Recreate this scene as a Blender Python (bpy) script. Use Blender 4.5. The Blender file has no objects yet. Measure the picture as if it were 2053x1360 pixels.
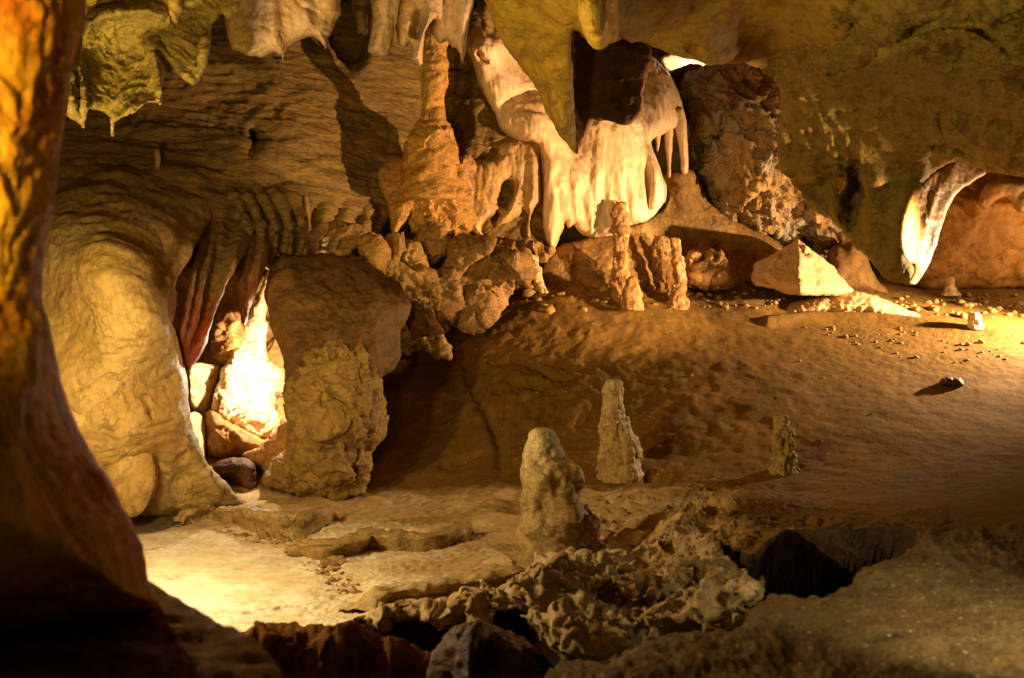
import bpy, math
import numpy as np
from mathutils import Vector

C = bpy.context.scene.collection
W, H, F, CZ = 2053.0, 1360.0, 2200.0, 1.6
CX, CY = W / 2, H / 2

# ------------------------------------------------------------------ noise
_rs = np.random.RandomState(7)
_perm = _rs.permutation(256).astype(np.int32)
_perm = np.concatenate([_perm, _perm, _perm])
_grad = _rs.normal(size=(256, 3)); _grad /= np.linalg.norm(_grad, axis=1)[:, None]
_rnd = _rs.rand(256, 3)


def _hash(ix, iy, iz):
    return _perm[_perm[_perm[ix & 255] + (iy & 255)] + (iz & 255)]


def perlin(P):
    Pi = np.floor(P).astype(np.int32); f = P - Pi
    u = f * f * f * (f * (f * 6 - 15) + 10)
    out = np.zeros(len(P))
    for dx in (0, 1):
        wx = u[:, 0] if dx else 1 - u[:, 0]
        for dy in (0, 1):
            wy = u[:, 1] if dy else 1 - u[:, 1]
            for dz in (0, 1):
                wz = u[:, 2] if dz else 1 - u[:, 2]
                g = _grad[_hash(Pi[:, 0] + dx, Pi[:, 1] + dy, Pi[:, 2] + dz)]
                dot = g[:, 0] * (f[:, 0] - dx) + g[:, 1] * (f[:, 1] - dy) + g[:, 2] * (f[:, 2] - dz)
                out += wx * wy * wz * dot
    return out * 1.5


def fbm(P, o=4, lac=2.05, gain=.5):
    a, s = 1.0, np.zeros(len(P)); Q = P.copy()
    for i in range(o):
        s += a * perlin(Q); Q = Q * lac + 17.3; a *= gain
    return s


def ridged(P, o=4, gain=.5):
    a, s = 1.0, np.zeros(len(P)); Q = P.copy()
    for i in range(o):
        s += a * (1 - 2 * np.abs(perlin(Q))); Q = Q * 2.1 + 11.7; a *= gain
    return s - .6


def billow(P, o=3, gain=.5):
    a, s = 1.0, np.zeros(len(P)); Q = P.copy()
    for i in range(o):
        s += a * (2 * np.abs(perlin(Q)) - .4); Q = Q * 2.1 + 5.7; a *= gain
    return s


def vor(P):
    Pi = np.floor(P).astype(np.int32); f = P - Pi
    d1 = np.full(len(P), 9.0); d2 = d1.copy()
    for dx in (-1, 0, 1):
        for dy in (-1, 0, 1):
            for dz in (-1, 0, 1):
                r = _rnd[_hash(Pi[:, 0] + dx, Pi[:, 1] + dy, Pi[:, 2] + dz)]
                d = (f[:, 0] - dx - r[:, 0]) ** 2 + (f[:, 1] - dy - r[:, 1]) ** 2 + (f[:, 2] - dz - r[:, 2]) ** 2
                n = d < d1
                d2 = np.where(n, d1, np.minimum(d2, d)); d1 = np.where(n, d, d1)
    return np.sqrt(d1), np.sqrt(d2)


def chip(P):
    """broken stone: every cell a tilted flat face"""
    P = P + .12 * np.stack([perlin(P * 2.1), perlin(P * 2.1 + 8), perlin(P * 2.1 + 4)], 1)
    Pi = np.floor(P).astype(np.int32); f = P - Pi
    d1 = np.full(len(P), 9.0); h = np.zeros(len(P))
    for dx in (-1, 0, 1):
        for dy in (-1, 0, 1):
            for dz in (-1, 0, 1):
                k = _hash(Pi[:, 0] + dx, Pi[:, 1] + dy, Pi[:, 2] + dz); r = _rnd[k]
                v = f - np.array([dx, dy, dz]) - r; d = (v * v).sum(1); n = d < d1
                d1 = np.where(n, d, d1); h = np.where(n, (v * _grad[k]).sum(1) + .35 * r[:, 0], h)
    return h


def noise(kind, P, freq):
    fr = np.array(freq if hasattr(freq, '__len__') else (freq,) * 3, float)
    Q = P * fr
    if kind == 'warp':                      # domain-warped fbm: flowing wrinkles
        w = np.stack([perlin(Q * .5 + 3.1), perlin(Q * .5 + 9.7), perlin(Q * .5 + 21.3)], 1)
        return fbm(Q + 1.6 * w, 4)
    if kind == 'rwarp':
        w = np.stack([perlin(Q * .5 + 3.1), perlin(Q * .5 + 9.7), perlin(Q * .5 + 21.3)], 1)
        return ridged(Q + 1.3 * w, 4, .55)
    if kind == 'strat':                     # uneven beds
        w = np.stack([perlin(Q * .45 + 3.1), perlin(Q * .45 + 9.7), perlin(Q * np.array([.5, .5, .3]) + 21.3)], 1)
        return ridged(Q + 2.2 * w, 4, .55) * np.clip(.55 + 1.6 * perlin(P * .8 + 40), .08, 1.5)
    if kind == 'fbm': return fbm(Q, 4)
    if kind == 'lo': return fbm(Q, 2)
    if kind == 'ridge': return ridged(Q, 4)
    if kind == 'bil': return billow(Q, 3)
    if kind == 'chip': return chip(Q)
    if kind == 'vor':                       # rounded lumps
        return .5 - vor(Q)[0]
    if kind == 'crack':
        a, b = vor(Q + .35 * np.stack([perlin(Q * 1.7), perlin(Q * 1.7 + 8), perlin(Q * 1.7 + 4)], 1))
        return -np.exp(-((b - a) / .12) ** 2)
    if kind == 'facet':                     # broken stone
        a, b = vor(Q); return np.minimum(b - a, .6)
    raise KeyError(kind)


# ------------------------------------------------------------------ 2-D helpers
def unproj(px, py, d):
    return np.stack([(px - CX) / F * d, d, CZ - (py - CY) / F * d], -1)


class TPS:
    def __init__(s, pts, lam=1e-3, sc=500.0):
        a = np.array(pts, float); s.sc = sc
        s.c = a[:, :2] / sc; v = a[:, 2]; n = len(a)
        r2 = ((s.c[:, None] - s.c[None]) ** 2).sum(-1)
        K = .5 * r2 * np.log(r2 + 1e-12) + lam * np.eye(n)
        P = np.hstack([np.ones((n, 1)), s.c])
        A = np.zeros((n + 3, n + 3)); A[:n, :n] = K; A[:n, n:] = P; A[n:, :n] = P.T
        s.w = np.linalg.solve(A, np.concatenate([v, np.zeros(3)]))

    def __call__(s, x, y):
        q = np.stack([np.ravel(x), np.ravel(y)], 1) / s.sc
        r2 = ((q[:, None] - s.c[None]) ** 2).sum(-1)
        n = len(s.c)
        return ((.5 * r2 * np.log(r2 + 1e-12)) @ s.w[:n] + s.w[n] + q @ s.w[n + 1:]).reshape(np.shape(x))


def plane3(*p):                             # exact plane in depth through three pixel points
    A = np.array([[1, a, b] for a, b, c in p], float); v = np.array([c for a, b, c in p], float)
    k = np.linalg.solve(A, v)
    return lambda x, y: k[0] + k[1] * x + k[2] * y


def depth_fn(d):
    if callable(d): return d
    if isinstance(d, (int, float)): return lambda x, y: np.full(np.shape(x), float(d))
    if len(d) == 3: return plane3(*d)
    return TPS(d)


def catmull(pts, n=5, closed=True):
    p = np.array(pts, float); m = len(p); out = []
    for i in range(m if closed else m - 1):
        if closed: a, b, c, d = p[i - 1], p[i], p[(i + 1) % m], p[(i + 2) % m]
        else: a, b, c, d = p[max(i - 1, 0)], p[i], p[i + 1], p[min(i + 2, m - 1)]
        for t in np.arange(n) / n:
            q = .5 * (2 * b + (c - a) * t + (2 * a - 5 * b + 4 * c - d) * t * t + (3 * b - a - 3 * c + d) * t ** 3)
            out.append(q * .8 + .2 * (b + (c - b) * t))
    if not closed: out.append(p[-1])
    return np.array(out)


def seg_dist(x, y, pl, closed=False):
    """distance to a polyline, the nearest point and the parameter along it"""
    pl = np.asarray(pl, float)
    A = pl if closed else pl[:-1]; B = np.roll(pl, -1, 0) if closed else pl[1:]
    best = np.full(len(x), 1e18); nx = np.zeros(len(x)); ny = nx.copy(); par = nx.copy()
    L = np.hypot(*(B - A).T); cum = np.concatenate([[0], np.cumsum(L)])
    for i in range(len(A)):
        ax, ay = A[i]; bx, by = B[i]; dx, dy = bx - ax, by - ay; l2 = dx * dx + dy * dy + 1e-9
        t = np.clip(((x - ax) * dx + (y - ay) * dy) / l2, 0, 1)
        qx, qy = ax + t * dx, ay + t * dy; d = (x - qx) ** 2 + (y - qy) ** 2
        m = d < best
        best[m] = d[m]; nx[m] = qx[m]; ny[m] = qy[m]; par[m] = (cum[i] + t[m] * L[i]) / cum[-1]
    return np.sqrt(best), nx, ny, par


def inside(x, y, pl):
    r = np.zeros(len(x), bool); n = len(pl); j = n - 1
    for i in range(n):
        xi, yi = pl[i]; xj, yj = pl[j]
        if yi != yj:
            c = ((yi > y) != (yj > y)) & (x < (xj - xi) * (y - yi) / (yj - yi) + xi)
            r ^= c
        j = i
    return r


def sst(a, b, x):
    t = np.clip((x - a) / (b - a), 0, 1); return t * t * (3 - 2 * t)


def ridge(x, y, pl, w, h=1.0, taper=True, sharp=2.0):
    d, _, _, t = seg_dist(x, y, catmull(pl, 4, False))
    g = np.exp(-(d / w) ** sharp) * h
    return g * np.sqrt(np.clip(4 * t * (1 - t), .02, 1)) if taper else g


def bump(x, y, cx, cy, rx, ry, h=1.0, p=1.0):
    r = ((x - cx) / rx) ** 2 + ((y - cy) / ry) ** 2
    return h * np.sqrt(np.clip(1 - r, 0, 1)) if p == 'dome' else h * np.exp(-r ** p)


# ------------------------------------------------------------------ mesh helpers
def make_mesh(name, V, quads, mat, parent=None, origin=None, tris=None, smooth=True):
    me = bpy.data.meshes.new(name)
    V = np.asarray(V, float)
    off = np.zeros(3)
    if origin is not None: off = np.asarray(origin, float)
    base = off if parent is None else np.array(parent['_o'])
    V = V - base
    nq = len(quads); nt = 0 if tris is None else len(tris)
    me.vertices.add(len(V)); me.vertices.foreach_set('co', V.astype(np.float32).ravel())
    me.loops.add(nq * 4 + nt * 3)
    idx = np.asarray(quads, np.int32).ravel()
    if nt: idx = np.concatenate([idx, np.asarray(tris, np.int32).ravel()])
    me.loops.foreach_set('vertex_index', idx.astype(np.int32))
    me.polygons.add(nq + nt)
    ls = np.concatenate([np.arange(nq) * 4, nq * 4 + np.arange(nt) * 3]).astype(np.int32)
    me.polygons.foreach_set('loop_start', ls)
    me.polygons.foreach_set('use_smooth', np.full(nq + nt, smooth))
    me.update(calc_edges=True); me.validate()
    me.materials.append(mat)
    o = bpy.data.objects.new(name, me); C.objects.link(o)
    if parent is not None: o.parent = parent
    else: o.location = Vector(base)
    o['_o'] = [float(v) for v in base]
    return o


def tag(o, label=None, cat=None, group=None, kind=None):
    if label: o['label'] = label
    if cat: o['category'] = cat
    if group: o['group'] = group
    if kind or cat: o['kind'] = kind or 'thing'
    return o


def empty(name, loc, label, cat, group=None):
    o = bpy.data.objects.new(name, None); C.objects.link(o); o.location = Vector(loc)
    o['_o'] = [float(v) for v in loc]; o.empty_display_size = .1
    return tag(o, label, cat, group)


def normals(V, Q):
    n = np.cross(V[Q[:, 2]] - V[Q[:, 0]], V[Q[:, 3]] - V[Q[:, 1]])
    N = np.zeros_like(V)
    for k in range(4): np.add.at(N, Q[:, k], n)
    return N / (np.linalg.norm(N, axis=1)[:, None] + 1e-12)


def displace(V, N, disp, e):
    D = np.zeros(len(V))
    for k, a, fr in disp: D += a * noise(k, V, fr)
    return V + N * (D * e)[:, None]


def blob(name, poly, depth, T, R, mat, Tb=.4, step=4, disp=(), relief=None, jag=2.0, pw=.5, parent=None,
         smooth=True, jf=.05, cat_n=5, seed=0, emin=.35, vec=None, origin=None):
    """a solid rock whose seen outline is poly (pixels of the photo at its own distance): a domed front and a domed back"""
    pl = catmull(poly, cat_n) if cat_n else np.array(poly, float)
    if jag:
        Pj = np.stack([pl[:, 0] * jf, pl[:, 1] * jf, np.full(len(pl), seed * 3.7)], 1)
        pl = pl + jag * np.stack([fbm(Pj + 5.5, 3), fbm(Pj + 31.1, 3)], 1)
    x0, y0 = pl.min(0) - step; x1, y1 = pl.max(0) + step
    xs = np.arange(x0, x1 + step, step); ys = np.arange(y0, y1 + step, step)
    nx, ny = len(xs), len(ys)
    GX, GY = np.meshgrid(xs, ys); gx, gy = GX.ravel(), GY.ravel()
    ccx, ccy = np.meshgrid(xs[:-1] + step / 2, ys[:-1] + step / 2)
    keep = inside(ccx.ravel(), ccy.ravel(), pl).reshape(ny - 1, nx - 1)
    cnt = np.zeros((ny, nx), int)
    for a in (0, 1):
        for b in (0, 1): cnt[a:ny - 1 + a, b:nx - 1 + b] += keep
    used = (cnt > 0).ravel(); bnd = used & (cnt < 4).ravel()
    idm = np.full(nx * ny, -1); idm[used] = np.arange(used.sum())
    x, y = gx[used].copy(), gy[used].copy(); bd = bnd[used]
    d, qx, qy, _ = seg_dist(x, y, pl, True)
    x[bd] = qx[bd]; y[bd] = qy[bd]; d[bd] = 0
    jj, ii = np.nonzero(keep)
    a = idm[jj * nx + ii]; b = idm[jj * nx + ii + 1]; c = idm[(jj + 1) * nx + ii + 1]; e_ = idm[(jj + 1) * nx + ii]
    Q = np.stack([a, e_, c, b], 1)
    D0 = depth_fn(depth)(x, y)
    t = np.clip(d / R, 0, 1); p = (1 - (1 - t) ** 2) ** pw
    rl = relief(x, y, d) if relief else 0
    Vf = unproj(x, y, D0 - T * p - rl)
    N = normals(Vf, Q)
    e = emin + (1 - emin) * np.clip(d / (4 * step), 0, 1)
    if disp: Vf = displace(Vf, N, disp, e)
    if vec is not None:                     # strong 3-D shove: overhangs and holes
        for amp, fr in vec:
            Qv = Vf * fr
            Vf = Vf + amp * np.stack([fbm(Qv + 1.3, 3), fbm(Qv + 47.1, 3), fbm(Qv + 83.9, 3)], 1) * np.clip(d / (6 * step), 0, 1)[:, None]
    Vb = unproj(x, y, D0 + (Tb(x, y) if callable(Tb) else Tb) * p + .01)
    n = len(x); inn = ~bd
    bi = np.arange(n); bi[inn] = n + np.arange(inn.sum())
    V = np.vstack([Vf, Vb[inn]])
    QQ = np.vstack([Q, bi[Q][:, ::-1]])
    if origin is None and parent is None:
        k = np.argmax(Vf[:, 2] * -1); origin = [Vf[:, 0].mean(), Vf[:, 1].mean() + .0, Vf[:, 2].min()]
    return make_mesh(name, V, QQ, mat, parent, origin, smooth=smooth)


def pillar(name, rows, depth, mat, disp=(), seg=88, dy=3, parent=None, flat=.9, knobs=(), origin=None, vec=None):
    """a round stalagmite or column from rows (y, left, right) in photo pixels at one distance"""
    r = np.array(rows, float)
    pr = catmull(r, 8, False)
    o = np.argsort(pr[:, 0], kind='stable'); pr = pr[o]
    ys = np.arange(r[0, 0], r[-1, 0] + dy, dy)
    xl = np.interp(ys, pr[:, 0], pr[:, 1]); xr = np.interp(ys, pr[:, 0], pr[:, 2])
    d = depth if callable(depth) else (lambda y: depth)
    dd = np.array([d(v) for v in ys])
    cx = ((xl + xr) / 2 - CX) / F * dd; rad = (xr - xl) / 2 / F * dd; z = CZ - (ys - CY) / F * dd
    th = np.linspace(0, 2 * np.pi, seg, endpoint=False)
    X = cx[:, None] + rad[:, None] * np.cos(th); Y = dd[:, None] + flat * rad[:, None] * np.sin(th)
    Z = np.repeat(z[:, None], seg, 1)
    for (kx, ky, kr, kh) in knobs:          # swellings, seen at a pixel
        d2 = ((X / dd[:, None] * F + CX - kx) / kr) ** 2 + ((ys[:, None] - ky) / kr) ** 2
        f = kh * np.exp(-d2) * (np.sin(th) < .3)
        X = X + f * np.cos(th); Y = Y + f * np.sin(th)
    V = np.stack([X, Y, Z], -1).reshape(-1, 3)
    ny = len(ys)
    i = np.arange(seg); j = np.arange(ny - 1)
    a = (j[:, None] * seg + i).ravel(); b = (j[:, None] * seg + (i + 1) % seg).ravel()
    Q = np.stack([a, a + seg, b + seg, b], 1)
    N = normals(V, Q)
    if np.mean((N * np.stack([np.tile(np.cos(th), ny), np.tile(np.sin(th), ny), np.zeros(ny * seg)], 1)).sum(1)) < 0:
        N = -N; Q = Q[:, ::-1]
    e = np.repeat(np.clip(rad / (rad.max() * .4), .15, 1), seg)
    V = displace(V, N, disp, e)
    if vec is not None:
        for amp, fr in vec:
            Qv = V * fr
            V = V + amp * np.stack([fbm(Qv + 1.3, 3), fbm(Qv + 47.1, 3), fbm(Qv + 83.9, 3)], 1)
    tip = V[:seg].mean(0); bot = V[-seg:].mean(0)
    nV = len(V); V = np.vstack([V, tip, bot])
    T1 = np.stack([np.full(seg, nV), i, (i + 1) % seg], 1)
    T2 = np.stack([np.full(seg, nV + 1), (ny - 1) * seg + (i + 1) % seg, (ny - 1) * seg + i], 1)
    if origin is None: origin = [cx[-1], dd[-1], z[-1]]
    return make_mesh(name, V, Q, mat, parent, origin, np.vstack([T1, T2]))


def nets(f, lo, h):
    """closed surface of the solid f > 0 sampled on a grid (naive surface nets)"""
    s = f > 0; nx, ny, nz = f.shape
    acc = np.zeros((nx - 1, ny - 1, nz - 1, 3)); cnt = np.zeros((nx - 1, ny - 1, nz - 1))
    cor = [(a, b, c) for a in (0, 1) for b in (0, 1) for c in (0, 1)]
    sl = lambda c: tuple(slice(k, n - 1 + k) for k, n in zip(c, f.shape))
    for i, c in enumerate(cor):
        for ax in range(3):
            if c[ax]: continue
            d = list(c); d[ax] = 1; d = tuple(d)
            A, B = f[sl(c)], f[sl(d)]; m = (A > 0) != (B > 0)
            t = np.where(m, A / np.where(m, A - B, 1), 0)
            p = np.array(c, float)
            for k in range(3): acc[..., k] += np.where(m, p[k] + (t if k == ax else 0), 0)
            cnt += m
    on = cnt > 0; idm = np.full(on.shape, -1); idm[on] = np.arange(on.sum())
    I = np.argwhere(on); V = (I + acc[on] / cnt[on][:, None]) * h + np.array(lo)
    Q = []
    for ax in range(3):
        u, v = [k for k in range(3) if k != ax]
        if ax == 1: u, v = v, u
        a = [slice(1, -1)] * 3; a[ax] = slice(0, -1); b = list(a); b[ax] = slice(1, None)
        A, B = s[tuple(a)], s[tuple(b)]; e = np.argwhere(A != B)
        e[:, u] += 1; e[:, v] += 1
        fl_ = A[A != B]
        def at(du, dv):
            q = e.copy(); q[:, u] += du; q[:, v] += dv; return idm[q[:, 0], q[:, 1], q[:, 2]]
        q = np.stack([at(-1, -1), at(0, -1), at(0, 0), at(-1, 0)], 1)
        q[~fl_] = q[~fl_][:, ::-1]; Q.append(q)
    Q = np.vstack(Q); return V, Q[(Q >= 0).all(1)]


# ------------------------------------------------------------------ materials
def rock(name, c1, c2, c3=None, scale=2.0, stretch=(1, 1, 1), rough=(.55, .85), b1=(.5, 9, .03), b2=(.5, 40, .01), crack=None,
         spec=.35, stain=None, speck=None, coarse=.8, c_lo=.35, c_hi=.65, zmix=None, amix=(), vein=.55):
    def ox(c): return c if c is None else (c[0], c[1] * (.88 if c[2] < .2 else .95), c[2] * (.62 if c[2] < .2 else .8))   # iron-stained stone: little blue
    c1, c2, c3 = ox(c1), ox(c2), ox(c3)
    m = bpy.data.materials.new(name); m.use_nodes = True
    nt = m.node_tree; N = nt.nodes; L = nt.links; N.clear()
    out = N.new('ShaderNodeOutputMaterial'); bs = N.new('ShaderNodeBsdfPrincipled'); L.new(bs.outputs[0], out.inputs[0])
    bs.inputs['Specular IOR Level'].default_value = spec
    tc = N.new('ShaderNodeTexCoord'); mp = N.new('ShaderNodeMapping'); L.new(tc.outputs['Object'], mp.inputs[0])
    mp.inputs['Scale'].default_value = stretch

    def nz(sc, det=7, ro=.62, dist=.3, src=mp):
        n = N.new('ShaderNodeTexNoise'); n.inputs['Scale'].default_value = sc; n.inputs['Detail'].default_value = det
        n.inputs['Roughness'].default_value = ro; n.inputs['Distortion'].default_value = dist
        L.new(src.outputs[0], n.inputs['Vector']); return n

    def ramp(src, stops):
        r = N.new('ShaderNodeValToRGB'); e = r.color_ramp.elements
        while len(e) < len(stops): e.new(.5)
        for k, (p, c) in enumerate(stops):
            e[k].position = p; e[k].color = c if len(c) == 4 else (*c, 1)
        L.new(src, r.inputs[0]); return r

    def mix(f, a, b, mode='MIX'):
        x = N.new('ShaderNodeMix'); x.data_type = 'RGBA'; x.blend_type = mode
        if isinstance(f, float): x.inputs[0].default_value = f
        else: L.new(f, x.inputs[0])
        for k, v in ((6, a), (7, b)):
            if isinstance(v, tuple): x.inputs[k].default_value = (*v, 1)
            else: L.new(v, x.inputs[k])
        return x.outputs[2]
    n1 = nz(scale, 8, .65, .6)
    col = ramp(n1.outputs[0], [(c_lo, c1), (c_hi, c2)]).outputs[0]
    if c3:
        n2 = nz(coarse, 4, .6, 1.2)
        col = mix(ramp(n2.outputs[0], [(.44, (0, 0, 0)), (.6, (1, 1, 1))]).outputs[0], col, c3)
    if zmix:                                # other colours above a certain height
        sx = N.new('ShaderNodeSeparateXYZ'); L.new(tc.outputs['Object'], sx.inputs[0])
        nw_ = nz(1.6, 5, .6, .8); a1 = N.new('ShaderNodeMath'); a1.operation = 'MULTIPLY_ADD'; a1.inputs[1].default_value = 1.3
        L.new(nw_.outputs[0], a1.inputs[0]); L.new(sx.outputs[2], a1.inputs[2])
        mr = N.new('ShaderNodeMapRange'); mr.inputs[1].default_value = zmix[1]; mr.inputs[2].default_value = zmix[2]
        L.new(a1.outputs[0], mr.inputs[0]); nn = nz(scale * 1.3, 6, .65, .6)
        col = mix(mr.outputs[0], col, ramp(nn.outputs[0], [(.35, zmix[0]), (.65, zmix[3])]).outputs[0])
    for an, ca, cb in amix:                 # where another mineral covers it
        at = N.new('ShaderNodeAttribute'); at.attribute_name = an
        nm = nz(2.2, 6, .65, 1.0); mm = N.new('ShaderNodeMath'); mm.operation = 'MULTIPLY_ADD'; mm.inputs[1].default_value = 1.1
        L.new(nm.outputs[0], mm.inputs[0]); L.new(at.outputs['Fac'], mm.inputs[2])
        mr = N.new('ShaderNodeMapRange'); mr.inputs[1].default_value = .85; mr.inputs[2].default_value = 1.25; L.new(mm.outputs[0], mr.inputs[0])
        nn = nz(1.7, 6, .65, 1.0); col = mix(mr.outputs[0], col, ramp(nn.outputs[0], [(.38, ox(ca)), (.62, ox(cb))]).outputs[0])
    nf = nz(scale * 14, 5, .7, .2)
    col = mix(.55, col, ramp(nf.outputs[0], [(.3, (.55, .5, .42)), (.7, (1.25, 1.2, 1.12))]).outputs[0], 'MULTIPLY')
    vb = []
    for vs, wd in ((scale * 2.2, .022), (scale * 6.5, .030)) if vein else ():   # dirt-filled wrinkles and cracks
        nv = nz(vs, 5, .6, 1.4); rv = ramp(nv.outputs[0], [(.5 - 2 * wd, (1, 1, 1)), (.5, (0, 0, 0)), (.5 + 2 * wd, (1, 1, 1))])
        brk = nz(vs * .6, 3, .6, 0); rb = ramp(brk.outputs[0], [(.45, (0, 0, 0)), (.6, (vein, vein, vein))])
        iv = N.new('ShaderNodeMath'); iv.operation = 'SUBTRACT'; iv.inputs[0].default_value = 1; L.new(rv.outputs[0], iv.inputs[1])
        mu = N.new('ShaderNodeMath'); mu.operation = 'MULTIPLY'; L.new(iv.outputs[0], mu.inputs[0]); L.new(rb.outputs[0], mu.inputs[1])
        col = mix(mu.outputs[0], col, (c1[0] * .35, c1[1] * .3, c1[2] * .25)); vb.append((mu, .02 / (vs / scale) * 1.6))
    if stain:
        ns = nz(stain[1], 5, .6, 1.5)
        col = mix(ramp(ns.outputs[0], [(stain[2], (0, 0, 0)), (stain[2] + .1, (1, 1, 1))]).outputs[0], col, stain[0])
    if speck:
        vn = N.new('ShaderNodeTexVoronoi'); vn.inputs['Scale'].default_value = speck[1]; L.new(mp.outputs[0], vn.inputs['Vector'])
        col = mix(ramp(vn.outputs['Distance'], [(speck[2], (1, 1, 1)), (speck[2] + .06, (0, 0, 0))]).outputs[0], col, speck[0])
    L.new(col, bs.inputs['Base Color'])
    rr = N.new('ShaderNodeMapRange'); rr.inputs[3].default_value = rough[0]; rr.inputs[4].default_value = rough[1]
    rr.inputs[1].default_value = .3; rr.inputs[2].default_value = .7
    L.new(n1.outputs[0], rr.inputs[0]); L.new(rr.outputs[0], bs.inputs['Roughness'])
    prev = None
    for k, (st, sc, dist) in enumerate((b1, b2)):
        if st == 0: continue
        nb = nz(sc, 6, .65, .5 if k == 0 else .1)
        src = nb.outputs[0]
        b = N.new('ShaderNodeBump'); b.inputs['Strength'].default_value = st; b.inputs['Distance'].default_value = dist
        L.new(src, b.inputs['Height'])
        if prev: L.new(prev.outputs[0], b.inputs['Normal'])
        prev = b
    for mu, dist in vb:
        b = N.new('ShaderNodeBump'); b.invert = True; b.inputs['Strength'].default_value = .7; b.inputs['Distance'].default_value = dist
        L.new(mu.outputs[0], b.inputs['Height'])
        if prev: L.new(prev.outputs[0], b.inputs['Normal'])
        prev = b
    if crack:
        vc = N.new('ShaderNodeTexVoronoi'); vc.feature = 'DISTANCE_TO_EDGE'; vc.inputs['Scale'].default_value = crack[0]
        nw = nz(crack[0] * 1.5, 4, .6, 0)
        ad = N.new('ShaderNodeMix'); ad.data_type = 'VECTOR'; ad.inputs[0].default_value = .25
        L.new(mp.outputs[0], ad.inputs[4]); L.new(nw.outputs['Color'], ad.inputs[5]); L.new(ad.outputs[1], vc.inputs['Vector'])
        rp = ramp(vc.outputs[0], [(0, (0, 0, 0)), (.08, (1, 1, 1))])
        b = N.new('ShaderNodeBump'); b.inputs['Strength'].default_value = crack[1]; b.inputs['Distance'].default_value = crack[2]
        L.new(rp.outputs[0], b.inputs['Height']); L.new(prev.outputs[0], b.inputs['Normal']); prev = b
    if prev: L.new(prev.outputs[0], bs.inputs['Normal'])
    return m


OCH = (.30, .19, .06); OCHD = (.17, .10, .03); PALE = (.62, .50, .30); CREAM = (.74, .58, .38)
M = {}
M['floor'] = rock('ochre_mud', (.135, .082, .021), (.24, .148, .040), (.17, .105, .028), 1.3, rough=(.85, 1), spec=.12, vein=.25, b1=(.3, 7, .025), b2=(.55, 50, .010), stain=((.10, .055, .02), 2.2, .64), speck=((.5, .38, .2), 9, .035), amix=(('mud', (.40, .29, .15), (.55, .43, .25)), ('pale', (.60, .49, .29), (.72, .67, .54))))
M['pool'] = rock('travertine', (.60, .49, .30), (.70, .62, .45), (.62, .46, .21), 1.1, rough=(.5, .8), b1=(.3, 9, .02), b2=(.5, 60, .008), speck=((.14, .10, .05), 3.0, .025))
M['ledge'] = rock('gritty_mud', (.20, .155, .085), (.36, .29, .17), (.24, .17, .09), 2.6, rough=(.85, 1), spec=.15, b1=(.9, 14, .04), b2=(1.0, 42, .03), stain=((.09, .065, .035), 3.5, .60), speck=((.5, .42, .28), 16, .10))
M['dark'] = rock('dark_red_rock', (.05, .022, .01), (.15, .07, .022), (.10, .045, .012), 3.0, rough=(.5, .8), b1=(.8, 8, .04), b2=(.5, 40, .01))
M['fore'] = rock('orange_flowstone', (.46, .24, .02), (.74, .46, .06), (.42, .13, .015), 2.4, (1, 1, .8), spec=.12, rough=(.55, .85), b1=(.7, 12, .025), b2=(.5, 40, .01), coarse=1.5)
M['flow'] = rock('olive_flowstone', (.32, .215, .06), (.46, .34, .12), (.26, .18, .045), 1.6, (1, 1, .6), rough=(.5, .85), b1=(.45, 11, .025), b2=(.5, 45, .01), stain=((.17, .10, .03), 3.3, .68))
M['flowpale'] = rock('pale_flowstone', (.46, .36, .15), (.60, .50, .26), (.42, .31, .11), 1.5, (1, 1, .6), rough=(.5, .8), b1=(.3, 8, .025), b2=(.35, 40, .008), speck=((.16, .10, .04), 5, .035))
M['foot'] = rock('elephant_flowstone', (.36, .265, .09), (.48, .37, .155), (.32, .215, .06), 1.5, (1, 1, .7), rough=(.5, .8), b1=(.45, 8, .03), b2=(.45, 40, .01), crack=(4, .12, .015), speck=((.16, .10, .04), 5, .035), zmix=((.27, .175, .04), 1.9, 3.0, (.38, .265, .075)))
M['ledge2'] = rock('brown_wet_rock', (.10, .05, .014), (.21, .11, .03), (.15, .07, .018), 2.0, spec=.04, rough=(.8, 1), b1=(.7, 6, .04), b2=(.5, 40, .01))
M['gravel'] = rock('gravel_stone', (.26, .16, .055), (.46, .33, .15), None, 6.0, rough=(.6, .9), b1=(.5, 14, .02), b2=(.6, 60, .008))
M['red'] = rock('red_curtain', (.20, .07, .02), (.33, .13, .04), (.26, .05, .012), 2.0, (1, 1, .25), rough=(.5, .8), zmix=((.17, .105, .028), 1.0, 1.5, (.29, .19, .055)), b1=(.4, 9, .02), b2=(.3, 40, .006))
M['strata'] = rock('banded_rock', (.10, .064, .013), (.26, .172, .04), (.16, .105, .024), 2.6, (.45, .45, 2.2), rough=(.5, .85), b1=(.9, 6, .05), b2=(.5, 30, .012))
M['wall'] = rock('brown_rock', (.15, .085, .025), (.27, .165, .05), None, 1.6, rough=(.6, .9), b1=(.8, 5, .05), b2=(.5, 30, .012))
M['col'] = rock('ochre_column', (.33, .18, .045), (.52, .31, .09), (.40, .23, .055), 3.0, rough=(.4, .75), b1=(.8, 10, .03), b2=(.5, 45, .01), crack=(5, .5, .02))
M['cream'] = rock('cream_flowstone', (.64, .44, .27), (.76, .58, .41), (.68, .43, .23), 1.8, (1, 1, .22), vein=.25, rough=(.4, .75), b1=(.35, 13, .02), b2=(.5, 45, .008), stain=((.46, .24, .08), 2.4, .66))
M['lilac'] = rock('lilac_flowstone', (.50, .36, .24), (.62, .50, .40), (.56, .36, .16), 1.7, (1, 1, .5), rough=(.4, .7), b1=(.5, 8, .02), b2=(.3, 40, .006))
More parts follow.
